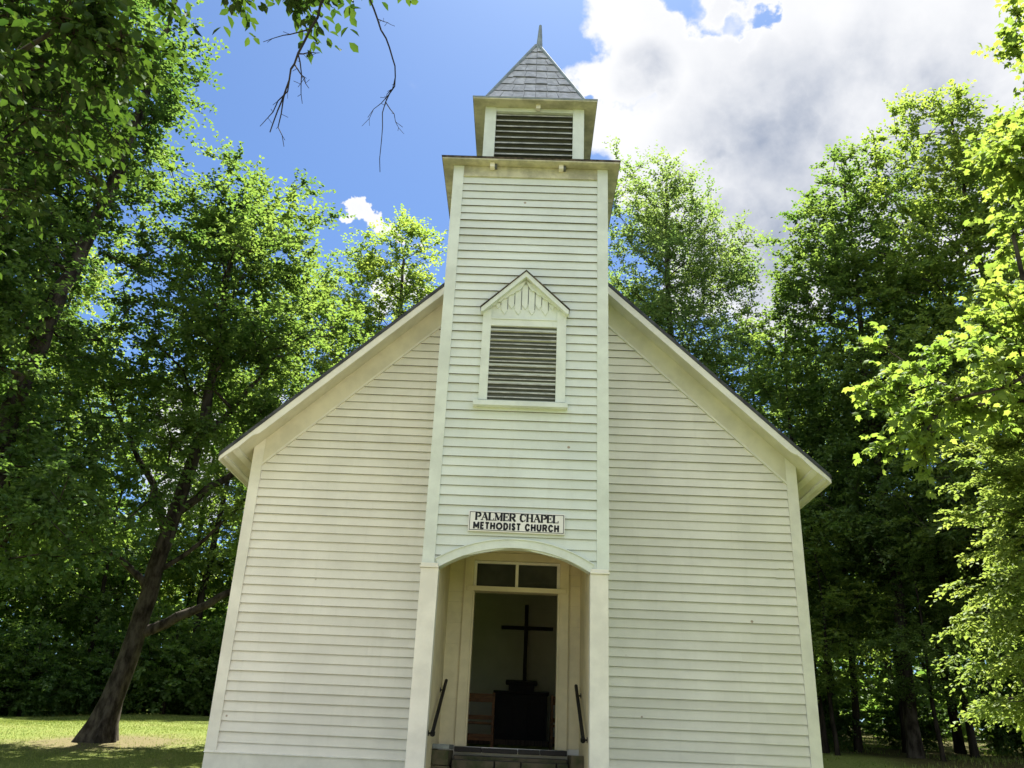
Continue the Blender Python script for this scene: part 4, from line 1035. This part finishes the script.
FR = [(7.6, 14.2), (9.6, 14.6), (12.0, 12.2), (14.4, 9.6), (10.6, 18.2), (14.6, 15.2), (8.2, 20.2), (17.2, 12.4), (16.4, 7.2), (12.4, 20.6), (6.0, 22.5), (3.4, 23.5)]
for i, (x, y) in enumerate(FR):
    g = i % 2 if i < 10 else 0
    place_tree(mG[g], 'forest_tree', 'slender dark trunked forest tree among the shaded woods right of the chapel', x, y, rt.uniform(0, 6), rt.uniform(.72, .86) if g == 0 else rt.uniform(.85, 1.05), group='forest trees right of the chapel', mat_=rt.choice(['lf_mid', 'lf_grey', 'lf_mid', 'lf_light']))
FL_ = [(-13.2, 23.6), (-16.6, 21.6), (-20.4, 18.0), (-10.4, 25.2), (-15, 27), (-20, 23.5), (-25, 17), (-6.8, 26), (-3.0, 28), (-22, 12), (-20, 7.6), (-17.0, 2.6), (-26, 28), (-11.5, 31), (-18.4, 16.8)]
for i, (x, y) in enumerate(FL_):
    place_tree(mG[i % 2], 'forest_tree', 'leafy forest tree in the wood behind the left lawn', x, y, rt.uniform(0, 6), rt.uniform(.9, 1.15), group='forest trees behind the lawn', mat_=rt.choice(['lf_light', 'lf_light', 'lf_mid']))
SHL = [(-9.4, 21.2), (-10.8, 21.8), (-12.6, 19.8), (-14.2, 18.6), (-16, 16.6), (-17.6, 15.0), (-8.2, 22.4), (-11.6, 20.8), (-15.0, 20.6), (-18.6, 13), (-7.0, 23.0), (-13.4, 22.2), (-19.4, 11), (-17.2, 18.0)]
for i, (x, y) in enumerate(SHL):
    place_tree(mS, 'shrub', 'leafy shrub along the far edge of the left lawn', x, y, rt.uniform(0, 6), rt.uniform(.85, 1.35), group='shrubs along the lawn edge', cat='shrub', mat_=rt.choice(['lf_mid', 'lf_dark', 'lf_dark']))
US = [(7.6, 9.0, .55), (9.6, 8.0, .52), (11.6, 6.0, .58)]
for i, (x, y, c) in enumerate(US):
    place_tree(mG[1], 'understory_tree', 'low spreading understory tree in the shade beside the chapel on the right', x, y, rt.uniform(0, 6), c, group='understory trees right of the chapel', mat_=rt.choice(['lf_mid', 'lf_light']), sz=c*.85)
SP_ = [(7.7, 10.2), (8.9, 11.2), (11.1, 9.6), (10.3, 11.6), (12.6, 7.8)]
for i, (x, y) in enumerate(SP_):
    place_tree(mG[1], 'forest_tree', 'slender dark trunked forest tree among the shaded woods right of the chapel', x, y, rt.uniform(0, 6), rt.uniform(.82, 1.0), group='forest trees right of the chapel', mat_=rt.choice(['lf_mid', 'lf_grey']))
SHR = [(8.4, 12.2), (11.2, 13.4), (13.2, 11.0), (9.4, 17.0), (14.4, 12.2), (7.4, 17.6)]
for i, (x, y) in enumerate(SHR):
    place_tree(mS, 'shrub', 'shaded undergrowth shrub between the trunks right of the chapel', x, y, rt.uniform(0, 6), rt.uniform(.6, .95), group='undergrowth shrubs', cat='shrub', mat_='lf_dark')
# far wood that closes every gap: one mass of trunks and leaf sprays
rng = np.random.default_rng(9)
th = rng.uniform(-1.25, 1.25, 340); rd = rng.uniform(40, 62, 340); fx, fy = np.sin(th)*rd, np.cos(th)*rd-13
fz = hgt(fx, fy); hh = rng.uniform(8, 12, 340)*np.where(np.abs(th) < .35, .8, 1.)
A_ = np.stack([fx, fy, fz-.2], 1); B_ = A_+np.stack([rng.normal(size=340)*.5, rng.normal(size=340)*.5, hh*.8], 1)
Vw, Fw = frustums(A_, B_, rng.uniform(.1, .22, 340), np.full(340, .05), 5)
ps = np.repeat(np.arange(340), 520); c0 = np.stack([fx, fy, fz+hh*.52], 1)[ps]
d = unit(rng.normal(size=(len(ps), 3)))*(rng.random(len(ps))**.4)[:, None]*np.stack([np.full(340, 2.8), np.full(340, 2.8), hh*.5], 1)[ps]
nrm = unit(np.array([0, 0, 1.])+rng.normal(size=d.shape)*.5)
lowb = rng.random(len(ps)) < .28; d[lowb] = unit(rng.normal(size=(int(lowb.sum()), 3)))*(rng.random(int(lowb.sum()))**.4)[:, None]*np.array([3.2, 3.2, 1.7]); c0[lowb, 2] = (fz[ps]+1.2)[lowb]
V2, F2, kk = leaves(rng, c0+d, rng.normal(size=d.shape)*np.array([1, 1, .4]), nrm, .45)
me = mesh_fast('far_wood', np.concatenate([Vw, V2]), np.concatenate([np.concatenate([Fw[:, [0, 1, 2]], Fw[:, [0, 2, 3]]]), F2+len(Vw)]), [M['bark_dark'], M['lf_mid']],
    mi=np.concatenate([np.zeros(len(Fw)*2), np.ones(len(F2))]), tint=np.concatenate([np.zeros(len(Fw)*2), np.repeat(rng.random(len(ps)), kk)]))
fo = bpy.data.objects.new('far_wood', me); COL.objects.link(fo); fo['kind'] = 'stuff'; fo['label'] = 'distant woodland behind the nearer trees on both sides'; fo['category'] = 'woodland'
# grass on the part of the lawn one sees, and a thin litter of ground cover under the woods
def tufts(name, n, region, hgt_rng, m, label, keep):
    rng = np.random.default_rng(len(name)); x = rng.uniform(region[0], region[1], n); y = rng.uniform(region[2], region[3], n)
    kp = keep(x, y); x, y = x[kp], y[kp]; z = hgt(x, y)-.01; n = len(x)
    P = np.stack([x, y, z], 1); h = rng.uniform(*hgt_rng, n)
    D = unit(np.stack([rng.normal(size=n)*.35, rng.normal(size=n)*.35, np.ones(n)], 1)); a = rng.uniform(0, 2*PI, n); S = np.stack([np.cos(a), np.sin(a), np.zeros(n)], 1)
    w = h*.10+.004
    V = np.stack([P-S*w[:, None], P+S*w[:, None], P+D*h[:, None]], 1).reshape(-1, 3)
    me = mesh_fast(name, V, np.arange(n*3).reshape(-1, 3), [M[m]], tint=rng.random(n))
    o = bpy.data.objects.new(name, me); COL.objects.link(o); o['kind'] = 'stuff'; o['label'] = label; o['category'] = 'grass'
tufts('grass', 150000, (-20, -4.4, -5, 19), (.02, .05), 'grass_blade', 'short mown grass of the lawn left of the chapel', lambda x, y: (np.hypot(x+8.1, y-5.2) > 1.3) | (np.random.default_rng(1).random(len(x)) < .25))
tufts('ground_cover', 60000, (5, 18, 2, 24), (.04, .13), 'grass_blade', 'low green plants on the forest floor right of the chapel', lambda x, y: -.9+np.sin(x*1.3)*np.sin(y*.9)+np.random.default_rng(2).normal(size=len(x))*.5 > -.2)
